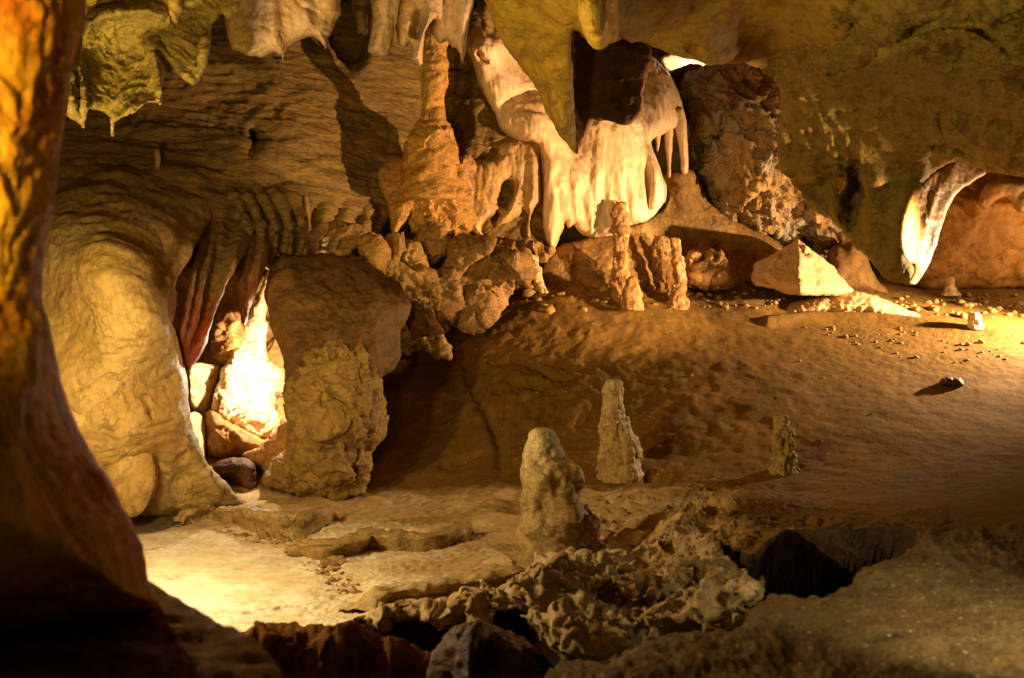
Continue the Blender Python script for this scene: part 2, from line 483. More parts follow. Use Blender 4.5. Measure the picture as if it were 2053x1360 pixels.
M['pink'] = rock('pinkish_flowstone', (.42, .25, .09), (.58, .38, .18), (.46, .33, .22), 2.2, (1, 1, .6), rough=(.3, .65), b1=(.8, 9, .03), b2=(.4, 35, .008))
M['ceil'] = rock('olive_ceiling', (.25, .175, .022), (.37, .27, .04), (.32, .22, .03), 1.4, rough=(.5, .85), b1=(.45, 9, .03), b2=(.45, 40, .01), crack=(2.2, .15, .02))
M['yellow'] = rock('yellow_ceiling', (.66, .42, .02), (.80, .54, .03), (.56, .46, .16), 2.0, (1, 1, .3), rough=(.4, .7), b1=(.4, 8, .02), b2=(.3, 40, .006))
M['green'] = rock('green_rock', (.17, .14, .025), (.32, .265, .05), (.22, .18, .045), 2.0, rough=(.55, .9), b1=(.9, 8, .04), b2=(.7, 35, .014), crack=(2.5, .35, .03), stain=((.12, .075, .03), 1.7, .62))
M['under'] = rock('shaded_underside', (.085, .05, .018), (.13, .075, .025), None, 2.0, rough=(.7, .9), b1=(.3, 8, .02), b2=(.4, 40, .006))  # dark colour stands in for the shade under the ceiling slab
M['broken'] = rock('broken_rock', (.33, .20, .085), (.52, .36, .17), (.44, .38, .32), 2.6, (1, 1, .8), rough=(.45, .8), b1=(.9, 7, .05), b2=(.5, 35, .012), crack=(2.6, .8, .05), coarse=1.3)
M['white'] = rock('white_rock', (.70, .55, .34), (.80, .70, .52), (.66, .42, .20), 2.4, rough=(.5, .8), b1=(.6, 9, .03), b2=(.5, 45, .01), stain=((.40, .20, .07), 3.2, .55))
M['grotto'] = rock('grotto_rock', (.30, .16, .05), (.50, .31, .12), (.38, .2, .07), 2.4, rough=(.5, .8), b1=(.7, 8, .04), b2=(.5, 45, .01))
M['orange'] = rock('orange_wall', (.34, .19, .06), (.50, .30, .10), (.44, .26, .10), 1.0, rough=(.55, .85), b1=(.4, 5, .04), b2=(.35, 40, .008), crack=(1.0, .2, .03))
M['stal'] = rock('stalagmite_stone', (.27, .20, .08), (.43, .325, .14), (.33, .23, .08), 4.0, zmix=((.40, .31, .14), 1.1, 1.7, (.52, .42, .22)), rough=(.5, .8), b1=(.5, 14, .02), b2=(.6, 60, .008), stain=((.20, .13, .04), 7, .64))
M['stal2'] = rock('warm_stalagmite', (.28, .155, .05), (.44, .26, .095), (.36, .2, .07), 4.0, rough=(.4, .75), b1=(.9, 12, .03), b2=(.6, 50, .01), speck=((.75, .6, .42), 9, .12))
M['bould'] = rock('ochre_boulder', (.18, .105, .03), (.32, .20, .06), (.24, .14, .04), 3.0, rough=(.55, .85), b1=(.9, 9, .04), b2=(.7, 40, .012), crack=(3.5, .4, .03))
M['dome'] = rock('shade_brown_rock', (.11, .062, .014), (.19, .11, .028), (.14, .08, .02), 2.2, rough=(.7, .95), b1=(.5, 10, .03), b2=(.8, 50, .012))  # darkened colour stands in for the weak light on dome and rear rock
M['mound'] = rock('mossy_ochre', (.22, .145, .04), (.36, .25, .075), (.28, .19, .05), 2.4, rough=(.6, .9), b1=(.7, 12, .03), b2=(.8, 55, .012))
M['pyramid'] = rock('pale_pink_rock', (.60, .39, .20), (.72, .52, .31), (.64, .43, .24), 2.0, rough=(.5, .8), b1=(.3, 6, .03), b2=(.4, 50, .008), speck=((.85, .75, .55), 6, .08))
M['crust'] = rock('pale_crust', (.40, .31, .17), (.60, .49, .30), (.44, .33, .15), 3.0, rough=(.6, .9), b1=(.5, 18, .02), b2=(.6, 70, .008))
M['pitshade'] = rock('pit_shade_rock', (.03, .02, .01), (.08, .05, .02), None, 2.0, rough=(.6, .9), b1=(.6, 8, .03), b2=(.4, 40, .01))  # near-black colour stands in for the shade in the pit
M['dstone'] = rock('dark_stone', (.06, .03, .012), (.12, .06, .02), None, 6.0, rough=(.5, .8), b1=(.6, 14, .02), b2=(.4, 60, .006))
# ================================================================== GROUND
FLOOR = [(-400, 1270, 6.0), (300, 1270, 6.0), (500, 1270, 6.05), (300, 1170, 7.2), (500, 1170, 7.25), (700, 1170, 7.3), (300, 1060, 9.2),
         (500, 1060, 9.2), (700, 1060, 9.2), (900, 1100, 8.4), (900, 1180, 7.2), (700, 1250, 6.3), (-300, 1060, 9.2),
         (1110, 1140, 7.6), (1245, 960, 9.9), (1572, 945, 9.9), (650, 985, 10.35), (500, 1000, 10.5), (200, 1040, 9.6), (800, 985, 10.6),
         (850, 900, 11.4), (950, 950, 10.6), (850, 800, 12.4), (850, 720, 13.2), (1000, 800, 11.9), (1000, 650, 13.2), (1100, 560, 14.0),
         (1250, 612, 13.5), (1250, 750, 12.2), (1250, 850, 11.1), (1360, 612, 13.6), (1400, 575, 14.3), (1610, 585, 14.9), (1500, 700, 12.8),
         (1500, 800, 11.5), (1600, 640, 13.9), (1800, 650, 13.9), (1940, 655, 13.8), (2053, 575, 17), (1850, 580, 16.5), (2000, 690, 13.1),
         (2053, 760, 12.0), (1900, 765, 12.0), (1700, 850, 10.8), (2000, 900, 9.9), (2053, 1000, 7.4), (1700, 1050, 7.8), (1300, 1050, 8.3),
         (1450, 1000, 9.1), (1900, 1050, 6.5), (2400, 900, 9.9), (2400, 690, 13.1), (2400, 575, 17), (600, 600, 14.5), (200, 700, 13), (-300, 800, 12.5)]
_fp = np.array(FLOOR, float)
_fw = unproj(_fp[:, 0], _fp[:, 1], _fp[:, 2])
ZF = TPS(_fw, lam=2e-2, sc=6.0)


def zfloor(x, y): return np.clip(ZF(x, y), -.25, 3.4)


def hit(px, py, d0=5.0, d1=19.0):           # where the sight line through a pixel meets the floor
    ds = np.arange(d0, d1, .02); P = unproj(np.full(len(ds), float(px)), np.full(len(ds), float(py)), ds)
    h = P[:, 2] - zfloor(P[:, 0], P[:, 1]); k = np.nonzero(h < 0)[0]
    return float(ds[k[0]]) if len(k) else 15.0


def fpt(px, py):
    d = hit(px, py); p = unproj(np.array(float(px)), np.array(float(py)), d); return p


EDGE = [(-300, 1300), (200, 1290), (490, 1275), (590, 1264), (720, 1247), (800, 1226), (880, 1204), (1000, 1172), (1060, 1155), (1200, 1135), (1330, 1075),
        (1420, 1082), (1500, 1118), (1540, 1102), (1600, 1078), (1830, 1064), (1900, 1090), (2000, 1110), (2300, 1130)]
_ew = np.array([fpt(*e) for e in EDGE])
_ex = catmull(_ew[:, :2], 4, False); _o = np.argsort(_ex[:, 0]); _ex = _ex[_o]


def yedge(x): return np.interp(x, _ex[:, 0], _ex[:, 1])


gx_ = np.concatenate([np.arange(-420, -40, 16), np.arange(-40, 2100, 3.6), np.arange(2100, 2520, 16)])
gY = np.concatenate([np.linspace(3.0, 5.6, 20), 1 / np.linspace(1 / 5.65, 1 / 12, 330), 1 / np.linspace(1 / 12.03, 1 / 19.5, 190)])
GX, GYY = np.meshgrid(gx_, gY)
px = GX.ravel(); Yv = GYY.ravel(); Xv = (px - CX) / F * Yv
Zv = zfloor(Xv, Yv)
py = CY + F * (CZ - Zv) / Yv
P3 = np.stack([Xv, Yv, np.zeros_like(Xv)], 1)
P3z = np.stack([Xv, Yv, Zv], 1)
ye = yedge(Xv) + .07 * fbm(P3 * 2.2, 3)
rel = (.035 * fbm(P3z * 1.1, 4) + .012 * fbm(P3z * 7, 3)) * (1 - .55 * sst(1300, 1750, px))
pool = sst(0, 60, -seg_dist(px, py, [(250, 1065), (480, 1062), (620, 1110), (640, 1180), (600, 1240), (470, 1290), (250, 1290)], True)[0] * np.where(inside(px, py, np.array([(250, 1050), (400, 1050), (480, 1062), (620, 1110), (700, 1190), (650, 1240), (470, 1290), (250, 1300)], float)), -1, 1))
peb = inside(px, py, np.array([(400, 1060), (640, 1060), (1045, 1075), (1045, 1150), (900, 1190), (720, 1260), (560, 1270), (640, 1180), (600, 1120)], float)).astype(float)
cor = inside(px, py, np.array([(640, 1030), (760, 1000), (1045, 1000), (1045, 1065), (760, 1080), (620, 1105)], float)).astype(float)
v1 = np.zeros(len(px)); mk = (py > 990) & (py < 1330) & (px > 250) & (px < 1150)
v1[mk] = .5 - vor(P3[mk] * 26)[0]
rel = rel * (1 - .75 * pool) + v1 * (.020 * peb + .011 * cor)
# steep broken slope: outcrops, debris, ledges
mk = (py < 1010) & (py > 560)
r1 = np.zeros(len(px)); r1[mk] = noise('rwarp', P3z[mk], 2.2)
out = bump(px, py, 1050, 800, 110, 90) + .8 * bump(px, py, 1170, 580, 90, 35) + .5 * bump(px, py, 1130, 700, 140, 90) + .35 * bump(px, py, 900, 820, 90, 90)
rel += .075 * r1 * np.clip(out, 0, 1) * mk
v2 = np.zeros(len(px)); v2[mk] = .5 - vor(P3z[mk] * 9)[0]
rel += .07 * v2 * np.clip(bump(px, py, 1060, 820, 70, 60) + bump(px, py, 1180, 585, 80, 28) + .6 * bump(px, py, 1350, 590, 120, 18), 0, 1)
rel += .004 * r1 * mk * sst(1000, 1500, px) + .003 * fbm(P3z * 18, 3) * sst(1400, 1800, px) * mk * (1 + 1.2 * bump(px, py, 1900, 690, 250, 60))
rel -= ridge(px, py, [(925, 690), (945, 770), (985, 840), (1005, 905), (1000, 960)], 12, .09)
rel -= ridge(px, py, [(880, 936), (915, 928), (960, 914)], 4.5, .10) + ridge(px, py, [(1290, 955), (1318, 962), (1345, 956)], 7, .14)
rel -= ridge(px, py, [(975, 735), (1000, 715), (1015, 700)], 5, .10)
rel += ridge(px, py, [(1540, 648), (1620, 636), (1750, 640), (1860, 652), (1960, 662), (2060, 668)], 9, .07, False)
# rough crusty ground in front on the right of the big stalagmite
mk2 = (py > 955) & (px > 1150) & (px < 1900)
r2 = np.zeros(len(px)); r2[mk2] = noise('rwarp', P3[mk2], 3.6)
rel += .10 * r2 * np.clip(bump(px, py, 1430, 1040, 150, 55) + .5 * bump(px, py, 1290, 1060, 110, 60), 0, 1)
rel += .03 * r2 * np.clip(bump(px, py, 1650, 1050, 280, 40), 0, 1)
# terraces of the old rimstone pools (the far side of each line stands higher)
for pl, h in (([(340, 1056), (400, 1042), (470, 1036), (500, 1050), (540, 1062), (590, 1068), (640, 1056), (690, 1040)], .085),
              ([(600, 1112), (650, 1116), (700, 1100), (745, 1088), (800, 1092), (860, 1090), (910, 1080), (960, 1070), (1045, 1070)], .085),
              ([(705, 1238), (760, 1206), (830, 1196), (900, 1186), (1000, 1166), (1045, 1152)], .055)):
    c = catmull(pl, 4, False); yl = np.interp(px, c[:, 0], c[:, 1], left=1e4, right=1e4)
    wx = sst(c[0, 0], c[0, 0] + 60, px) * (1 - sst(c[-1, 0] - 60, c[-1, 0], px))
    far = sst(0, 7, yl - py) * np.exp(-np.clip(yl - py, 0, 1e3) / 80)
    rel += np.where(yl < 9e3, h * far * wx, 0)
drop = (1 - sst(-.15, .03, Yv - ye)) * (1 - sst(1800, 1840, px))
Zv = Zv + rel * (1 - np.clip(drop * 8, 0, 1)) + .02 * (1 - sst(0, .3, Yv - ye)) * (drop < .99) - drop * 3.2
V = np.stack([Xv + .10 * drop * fbm(P3z * 5 + 4, 3), Yv + 2.0 * drop, Zv], 1)   # the lip overhangs the pit
V += (drop > 0)[:, None] * .16 * np.stack([fbm(V * 2.3 + k, 4) for k in (3, 31, 67)], 1) * np.clip(drop * 4, 0, 1)[:, None]
nr, nc = GX.shape
ii, jj = np.meshgrid(np.arange(nc - 1), np.arange(nr - 1)); a = (jj * nc + ii).ravel()
Q = np.stack([a, a + 1, a + nc + 1, a + nc], 1)
g = make_mesh('ground', V, Q, M['floor'], origin=(0, 8, 0)); tag(g, kind='structure')
# the pale crust of the pool floor and the dried mud round it, as masks of where the minerals lie; near-black on the pit faces stands in for shade
def attr(nm, v):
    t = g.data.attributes.new(nm, 'FLOAT', 'POINT'); t.data.foreach_set('value', v.astype(np.float32))


attr('pale', (1 - sst(600, 1080, px + .5 * (1150 - py))) * sst(1045, 1075, py))
attr('mud', sst(960, 1010, py) * (1 - sst(1350, 1600, px)))
g.data.materials.append(M['pitshade'])
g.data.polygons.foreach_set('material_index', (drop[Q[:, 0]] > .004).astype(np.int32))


def sweep(name, pl, prof, mat, disp, parent=None, label=None, lift=.02):
    """a low rim standing on the floor along a line of photo pixels; prof = (across m, up m) closed section"""
    w = np.array([fpt(*p) for p in pl]); c = catmull(w, 10, False)
    t = np.gradient(c[:, :2], axis=0); t /= np.linalg.norm(t, axis=1)[:, None] + 1e-9
    nrm = np.stack([-t[:, 1], t[:, 0]], 1); nrm[nrm[:, 1] > 0] *= -1       # towards the camera
    pr = catmull(prof, 4, True) * [1.1, 1.5]; n, k = len(c), len(pr)
    end = np.sqrt(np.clip(np.minimum(np.arange(n), np.arange(n)[::-1]) / 6., .05, 1))
    V = np.zeros((n, k, 3))
    V[:, :, 0] = c[:, None, 0] + nrm[:, None, 0] * pr[None, :, 0]; V[:, :, 1] = c[:, None, 1] + nrm[:, None, 1] * pr[None, :, 0]
    V[:, :, 2] = c[:, None, 2] + lift + pr[None, :, 1] * end[:, None]
    V = V.reshape(-1, 3); i = np.arange(n - 1)[:, None]; j = np.arange(k)[None]
    a = (i * k + j).ravel(); b = (i * k + (j + 1) % k).ravel(); Q = np.stack([a, b, b + k, a + k], 1)
    N = normals(V, Q); mid = V.reshape(n, k, 3).mean(1)
    if ((V - np.repeat(mid, k, 0)) * N).sum() < 0: N = -N; Q = Q[:, ::-1]
    V = displace(V, N, disp, np.ones(len(V)))
    caps = [[0 + (k - 1 - q) for q in range(k)], [(n - 1) * k + q for q in range(k)]]
    return make_mesh(name, V, Q, mat, parent, mid[n // 2])


RIMP = [(.06, -.05), (.07, .03), (.11, .085), (.10, .115), (.04, .115), (-.03, .09), (-.08, -.05)]
o = sweep('rimstone_dam', [(492, 1056), (520, 1066), (560, 1073), (600, 1074), (632, 1066), (650, 1052)], RIMP, M['stal'], [('fbm', .02, 7), ('ridge', .012, 16), ('vor', .012, 34)])
tag(o, 'curved pale rimstone dam with a thick lip behind the bright pool floor', 'rimstone', 'rimstone dams on the pool floor')
o = sweep('rimstone_dam', [(350, 1056), (385, 1048), (415, 1042), (440, 1042)], [(a * .8, b * .7) for a, b in RIMP], M['stal'], [('fbm', .02, 7), ('vor', .04, 15)])
tag(o, 'short knobbly rimstone dam at the far left edge of the bright pool floor', 'rimstone', 'rimstone dams on the pool floor')
o = sweep('rimstone_dam', [(445, 1047), (465, 1052), (490, 1050), (505, 1043)], [(a * .8, b * .8) for a, b in RIMP], M['stal'], [('fbm', .02, 8), ('vor', .02, 26)])
tag(o, 'small rounded rimstone dam between the knobbly one and the thick-lipped one', 'rimstone', 'rimstone dams on the pool floor')
o = sweep('rimstone_dam', [(603, 1112), (650, 1120), (695, 1112), (730, 1098), (760, 1100), (810, 1103), (860, 1102), (895, 1092), (915, 1078)], [(.05, -.05), (.12, .03), (.15, .075), (.08, .09), (0, .075), (-.08, .03), (-.08, -.05)], M['stal'], [('fbm', .035, 5), ('ridge', .014, 15), ('vor', .016, 30)])
tag(o, 'long wavy undercut rimstone dam crossing the pebbly floor left of the big stalagmite', 'rimstone', 'rimstone dams on the pool floor')
o = sweep('rimstone_dam', [(708, 1236), (765, 1210), (830, 1202), (885, 1196), (925, 1188), (985, 1178), (1040, 1160)], [(.05, -.05), (.10, .02), (.12, .05), (.06, .06), (0, .05), (-.07, .02), (-.08, -.05)], M['crust'], [('fbm', .03, 7), ('vor', .02, 22)])
tag(o, 'crumbling low rimstone dam along the near edge of the pebbly floor', 'rimstone', 'rimstone dams on the pool floor')


def ico(n=1):
    me = bpy.data.meshes.new('tmp'); import bmesh
    b = bmesh.new(); bmesh.ops.create_icosphere(b, subdivisions=n, radius=1); b.to_mesh(me); b.free()
    V = np.array([v.co[:] for v in me.vertices]); T = np.array([p.vertices[:] for p in me.polygons]); bpy.data.meshes.remove(me); return V, T


IV, IT = ico(2)
rs = np.random.RandomState(3)


def chunks(name, spots, mat, parent=None, rough=.35):
    VV, TT, n = [], [], 0
    for (x, y, z, r) in spots:
        s = np.array([r * rs.uniform(.8, 1.3), r * rs.uniform(.8, 1.2), r * rs.uniform(.5, .9)])
        A = IV * (1 + rough * fbm(IV * 1.3 + rs.rand() * 90, 3))[:, None] * s
        t = rs.rand() * 6.28; R = np.array([[math.cos(t), -math.sin(t), 0], [math.sin(t), math.cos(t), 0], [0, 0, 1]])
        VV.append(A @ R.T + [x, y, z]); TT.append(IT + n); n += len(IV)
    return make_mesh(name, np.vstack(VV), np.zeros((0, 4), int), mat, parent, VV[0].mean(0) if parent is None else None, np.vstack(TT))


def ground_spots(poly, n, r0, r1, pw=2.5):
    poly = np.array(poly, float); lo, hi = poly.min(0), poly.max(0); out = []
    while len(out) < n:
        q = lo + rs.rand(2) * (hi - lo)
        if not inside(q[:1], q[1:], poly)[0]: continue
        p = fpt(q[0], q[1]); r = r0 + (r1 - r0) * rs.rand() ** pw
        out.append((p[0], p[1], p[2] + r * .35, r))
    return out


sp = ground_spots([(395, 1062), (480, 1060), (640, 1085), (720, 1068), (700, 1100), (610, 1105), (520, 1090)], 150, .012, .04)
sp += ground_spots([(600, 1122), (720, 1120), (900, 1110), (1040, 1090), (1040, 1150), (900, 1180), (700, 1240), (640, 1180)], 330, .008, .028)
sp += ground_spots([(650, 1125), (690, 1122), (690, 1135), (650, 1138)], 12, .035, .05)
sp += ground_spots([(1050, 560), (1230, 560), (1240, 620), (1060, 640)], 70, .02, .08)
sp += ground_spots([(1300, 590), (1500, 580), (1700, 590), (1700, 620), (1300, 625)], 90, .012, .045)
sp += ground_spots([(1700, 600), (2050, 590), (2050, 640), (1880, 640)], 120, .015, .06)
sp += ground_spots([(1580, 650), (2053, 670), (2053, 740), (1800, 720)], 160, .008, .035)
sp += ground_spots([(700, 900), (1500, 700), (1950, 800), (1900, 1020), (1300, 1040), (700, 990)], 70, .006, .02)
sp += ground_spots([(1180, 1000), (1500, 990), (1560, 1080), (1350, 1070), (1200, 1100)], 110, .012, .05)
tag(chunks('gravel', sp, M['gravel']), 'loose gravel and pebbles strewn over the cave floor', kind='stuff')

# ================================================================== STANDING ON THE FLOOR
G1 = 'stalagmites on the cave floor'
d = hit(1112, 1130)
st = pillar('stalagmite', [(860, 1075, 1095), (868, 1062, 1112), (885, 1058, 1121), (915, 1053, 1132), (945, 1049, 1152), (975, 1047, 1165), (1000, 1046, 1166), (1040, 1045, 1168), (1075, 1044, 1178), (1110, 1043, 1186), (1140, 1038, 1194), (1156, 1022, 1212), (1164, 1004, 1232)], d, M['stal'],
            [('bil', .03, 5), ('fbm', .03, 3), ('fbm', .005, 22), ('vor', .02, (9, 9, 6))],
            knobs=[(1140, 955, 26, .05), (1075, 960, 18, .03), (1145, 1040, 30, .06), (1080, 1060, 30, .03), (1066, 1000, 14, .025)])
tag(st, 'big pale knobbly stalagmite standing at the crusted edge of the pebbly floor', 'stalagmite', G1)
pillar('side_growth', [(1010, 1160, 1172), (1030, 1146, 1186), (1060, 1140, 1193), (1090, 1142, 1194), (1125, 1138, 1200), (1150, 1136, 1204)], d - .05, M['bould'], [('rwarp', .05, 5), ('fbm', .03, 8)], parent=st)
d = hit(1245, 955)
st = pillar('stalagmite', [(761, 1218, 1240), (766, 1212, 1246), (780, 1210, 1248), (810, 1208, 1250), (832, 1204, 1254), (838, 1202, 1260), (870, 1202, 1268), (900, 1201, 1276), (935, 1199, 1284), (960, 1198, 1290), (972, 1190, 1302), (980, 1176, 1322)], d, M['stal'],
            [('fbm', .02, 4), ('vor', .03, (24, 24, 7)), ('bil', .018, (4, 4, 13)), ('fbm', .006, 25)], knobs=[(1275, 900, 22, .04), (1220, 850, 14, .025), (1260, 945, 16, .03)])
tag(st, 'two-stage pale stalagmite with a grooved base, behind the big knobbly one', 'stalagmite', G1)
d = hit(1572, 943)
st = pillar('stalagmite', [(831, 1562, 1570), (838, 1554, 1578), (852, 1550, 1583), (870, 1553, 1586), (885, 1550, 1590), (905, 1550, 1590), (925, 1547, 1594), (945, 1543, 1600), (955, 1536, 1608), (962, 1526, 1618)], d, M['stal'],
            [('bil', .035, 9), ('fbm', .016, 12), ('fbm', .005, 30)])
tag(st, 'short lumpy brown stalagmite alone on the mud slope at right', 'stalagmite', G1)
d = hit(1253, 606)
st = pillar('stalagmite', [(407, 1236, 1246), (412, 1230, 1250), (425, 1228, 1255), (445, 1230, 1258), (465, 1227, 1260), (480, 1230, 1259), (510, 1235, 1258), (525, 1233, 1258), (550, 1230, 1262), (575, 1226, 1264), (600, 1224, 1264), (618, 1222, 1268)], d, M['stal2'],
            [('bil', .035, 5), ('fbm', .04, 4), ('rwarp', .02, 7), ('fbm', .008, 24)])
tag(st, 'tall thin twisted stalagmite in front of the cream flowstone', 'stalagmite', G1)
st = pillar('stalagmite', [(554, 1262, 1270), (562, 1254, 1278), (578, 1249, 1283), (595, 1246, 1285), (610, 1244, 1290), (622, 1242, 1292)], d - .35, M['stal2'], [('fbm', .03, 5), ('fbm', .012, 12)])
tag(st, 'low rounded stalagmite leaning on the foot of the tall thin one', 'stalagmite', G1)
d = hit(1360, 606)
st = pillar('stalagmite', [(478, 1345, 1358), (485, 1343, 1364), (505, 1348, 1366), (530, 1349, 1372), (560, 1350, 1375), (590, 1344, 1378), (610, 1338, 1381), (620, 1334, 1384)], d - .1, M['stal2'],
            [('vor', .05, 11), ('fbm', .02, 14)])
tag(st, 'glittering knobbly stalagmite, the front one of the pair by the boulder', 'stalagmite', G1)
st = pillar('stalagmite', [(476, 1316, 1330), (484, 1311, 1342), (510, 1312, 1346), (540, 1315, 1346), (570, 1318, 1350), (600, 1316, 1352), (610, 1314, 1354)], d + .35, M['bould'],
            [('rwarp', .035, 7), ('fbm', .02, 14)])
tag(st, 'dark rough stalagmite, the rear one of the pair by the boulder', 'stalagmite', G1)
d = hit(1906, 588)
st = pillar('stalagmite', [(555, 1898, 1908), (562, 1896, 1913), (580, 1894, 1918), (592, 1888, 1926)], d - .4, M['pyramid'], [('fbm', .03, 6), ('fbm', .01, 16)])
tag(st, 'stubby pinkish stalagmite at the foot of the orange wall', 'stalagmite', G1)
d = hit(1953, 656)
st = pillar('stalagmite', [(628, 1946, 1960), (633, 1942, 1964), (648, 1940, 1967), (660, 1936, 1972)], d - .2, M['white'], [('fbm', .03, 6), ('fbm', .01, 16)])
tag(st, 'tiny pale stalagmite stump on the brightly lit bank', 'stalagmite', G1)

d = hit(1908, 773)
o = blob('stone', [(1886, 768), (1892, 758), (1905, 757), (1912, 760), (1924, 758), (1931, 766), (1929, 775), (1910, 777), (1895, 775)], d, .12, 12, M['dstone'], Tb=.12, step=1.5, disp=[('rwarp', .025, 9)], jag=2)
tag(o, 'small dark stone lying on the mud below the lit bank', 'stone')
d = hit(1612, 583)
py_ = blob('pale_rock', [(1510, 570), (1511, 545), (1517, 530), (1540, 518), (1570, 500), (1598, 480), (1605, 482), (1640, 512), (1668, 535), (1690, 560), (1712, 583), (1690, 590), (1620, 592), (1580, 588), (1545, 580)], d, .15, 14, M['pyramid'], Tb=.5, step=2.5, pw=.6,
          relief=lambda x, y, d: .010 * np.clip(y - 478, 0, 95) - .0065 * np.abs(x - 1602) * (np.where(x > 1602, 1.2, .7)) + .5, disp=[('fbm', .02, 2.5), ('chip', .05, 2.4), ('chip', .012, 9), ('fbm', .006, 18)], jag=3)
tag(py_, 'pale pointed rock like a small pyramid, lit from the right', 'rock')
o = blob('rock', [(1652, 575), (1655, 515), (1668, 495), (1690, 490), (1712, 479), (1726, 488), (1740, 520), (1755, 555), (1780, 590), (1720, 590)], d + .7, .35, 35, M['dome'], Tb=.4, step=3, disp=[('fbm', .05, 2), ('fbm', .012, 10)], jag=2)  # its dark colour stands in for the shadow behind the pyramid
tag(o, 'brown two-humped rock in shadow behind the pale pyramid', 'rock')
d = hit(1420, 580)
o = blob('boulder', [(1370, 570), (1372, 520), (1380, 502), (1400, 500), (1418, 504), (1424, 498), (1440, 506), (1452, 515), (1465, 528), (1472, 545), (1472, 566), (1462, 576), (1440, 583), (1410, 580), (1385, 576)], d, .40, 26, M['stal2'], Tb=.4, step=2,
         disp=[('rwarp', .035, (2.5, 2.5, 6)), ('chip', .10, 2.0), ('chip', .03, 6), ('fbm', .008, 16)], relief=lambda x, y, d: -ridge(x, y, [(1418, 562), (1440, 545), (1462, 530)], 5, .14) - ridge(x, y, [(1385, 530), (1410, 515), (1418, 505)], 5, .12) - ridge(x, y, [(1402, 560), (1420, 540), (1445, 525)], 4, .08), jag=2.5)
tag(o, 'cracked layered boulder with black gaps beside the glittering stalagmite', 'boulder')
o = blob('earth_bank', [(1560, 622), (1600, 604), (1660, 592), (1720, 585), (1760, 596), (1800, 612), (1850, 634), (1880, 652), (1800, 648), (1700, 640), (1610, 640), (1570, 636)], hit(1700, 632) + .2, .30, 30, M['pyramid'], Tb=.5, step=3, disp=[('fbm', .03, 3), ('bil', .02, 9), ('fbm', .01, 20)], jag=2)
tag(o, 'smooth pinkish bank of earth between the pyramid rock and the lit floor', 'bank')
# ================================================================== FOREGROUND
o = blob('rock_column', [(-460, -330), (180, -330), (172, 0), (163, 70), (143, 150), (128, 250), (120, 320), (108, 430), (92, 480), (85, 560), (87, 610), (100, 650), (118, 740), (150, 840), (185, 905), (222, 960), (250, 1015), (272, 1065), (288, 1110), (298, 1165), (312, 1215), (200, 1240), (-460, 1240)],
         3.75, .95, 260, M['fore'], Tb=.6, step=5, disp=[('warp', .022, (1.8, 1.8, 1.6)), ('rwarp', .010, 6), ('fbm', .006, 14)], jag=3, jf=.03, emin=.05,
         relief=lambda x, y, d: .10 * bump(x, y, 30, 560, 120, 420) - .25 * bump(x, y, 170, 900, 150, 230))
tag(o, 'thick orange rock column at the left edge, nearest to the viewer', 'rock column')
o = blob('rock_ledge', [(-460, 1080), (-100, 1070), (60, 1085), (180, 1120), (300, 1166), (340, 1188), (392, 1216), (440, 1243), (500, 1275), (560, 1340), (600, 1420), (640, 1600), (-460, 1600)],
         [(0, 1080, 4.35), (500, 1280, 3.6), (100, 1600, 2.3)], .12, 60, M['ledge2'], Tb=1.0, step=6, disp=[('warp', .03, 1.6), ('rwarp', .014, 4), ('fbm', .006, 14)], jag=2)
tag(o, 'dark red rock ledge in shadow at the foot of the orange column', 'rock ledge')
o = blob('rock_ledge', [(1075, 1420), (1085, 1375), (1100, 1338), (1150, 1325), (1200, 1330), (1250, 1312), (1285, 1290), (1340, 1272), (1400, 1268), (1470, 1262), (1500, 1235), (1545, 1195), (1600, 1195), (1640, 1202), (1690, 1185), (1725, 1140), (1780, 1120), (1830, 1095), (1850, 1072), (1900, 1062), (1990, 1056), (2100, 1046), (2480, 1040), (2480, 1700), (1080, 1700)],
         [(1100, 1340, 4.3), (1640, 1200, 5.0), (2053, 1050, 5.7), (1640, 1400, 3.5), (2053, 1400, 3.55), (1100, 1500, 3.1), (2480, 1040, 5.8), (2480, 1600, 2.6), (1640, 1600, 2.7)], .06, 30, M['ledge'], Tb=.8, step=4,
         disp=[('fbm', .05, 1.3), ('rwarp', .010, 4), ('fbm', .013, 9), ('vor', .014, 30), ('fbm', .007, 40)], jag=9, jf=.05)
tag(o, 'broad gritty grey-brown rock ledge filling the lower right corner', 'rock ledge')

# crusted broken rim between the pool floor and the pit
cpoly = np.array([(905, 1215), (960, 1178), (1010, 1160), (1050, 1150), (1080, 1118), (1130, 1108), (1190, 1120), (1215, 1108), (1250, 1100), (1290, 1092), (1330, 1070), (1345, 1048), (1380, 1052), (1410, 1078), (1440, 1110), (1490, 1145), (1525, 1180), (1500, 1200), (1470, 1215), (1500, 1240), (1465, 1280), (1400, 1262), (1330, 1268), (1290, 1262), (1270, 1300), (1200, 1325), (1140, 1315), (1095, 1300), (1062, 1240), (1050, 1200), (1000, 1212), (960, 1258), (950, 1220)], float)
cc = np.array([(900, 1215, 6.75), (950, 1200, 7.0), (1060, 1155, 7.35), (1200, 1120, 7.4), (1340, 1060, 7.7), (1410, 1080, 7.5), (1500, 1180, 6.4), (1450, 1270, 5.6), (1330, 1265, 5.75), (1200, 1320, 5.4), (1080, 1300, 5.6), (1250, 1200, 6.5), (1130, 1200, 6.5), (1380, 1150, 6.8)])
HC = TPS(unproj(cc[:, 0], cc[:, 1], cc[:, 2]), lam=1e-2, sc=2.0)
hh = .0145; lo = (-.55, 5.1, -.75)
AX, AY, AZ = np.meshgrid(np.arange(lo[0], 1.65, hh), np.arange(lo[1], 8.0, hh), np.arange(lo[2], .48, hh), indexing='ij')
shp = AX.shape; AX, AY, AZ = AX.ravel(), AY.ravel(), AZ.ravel()
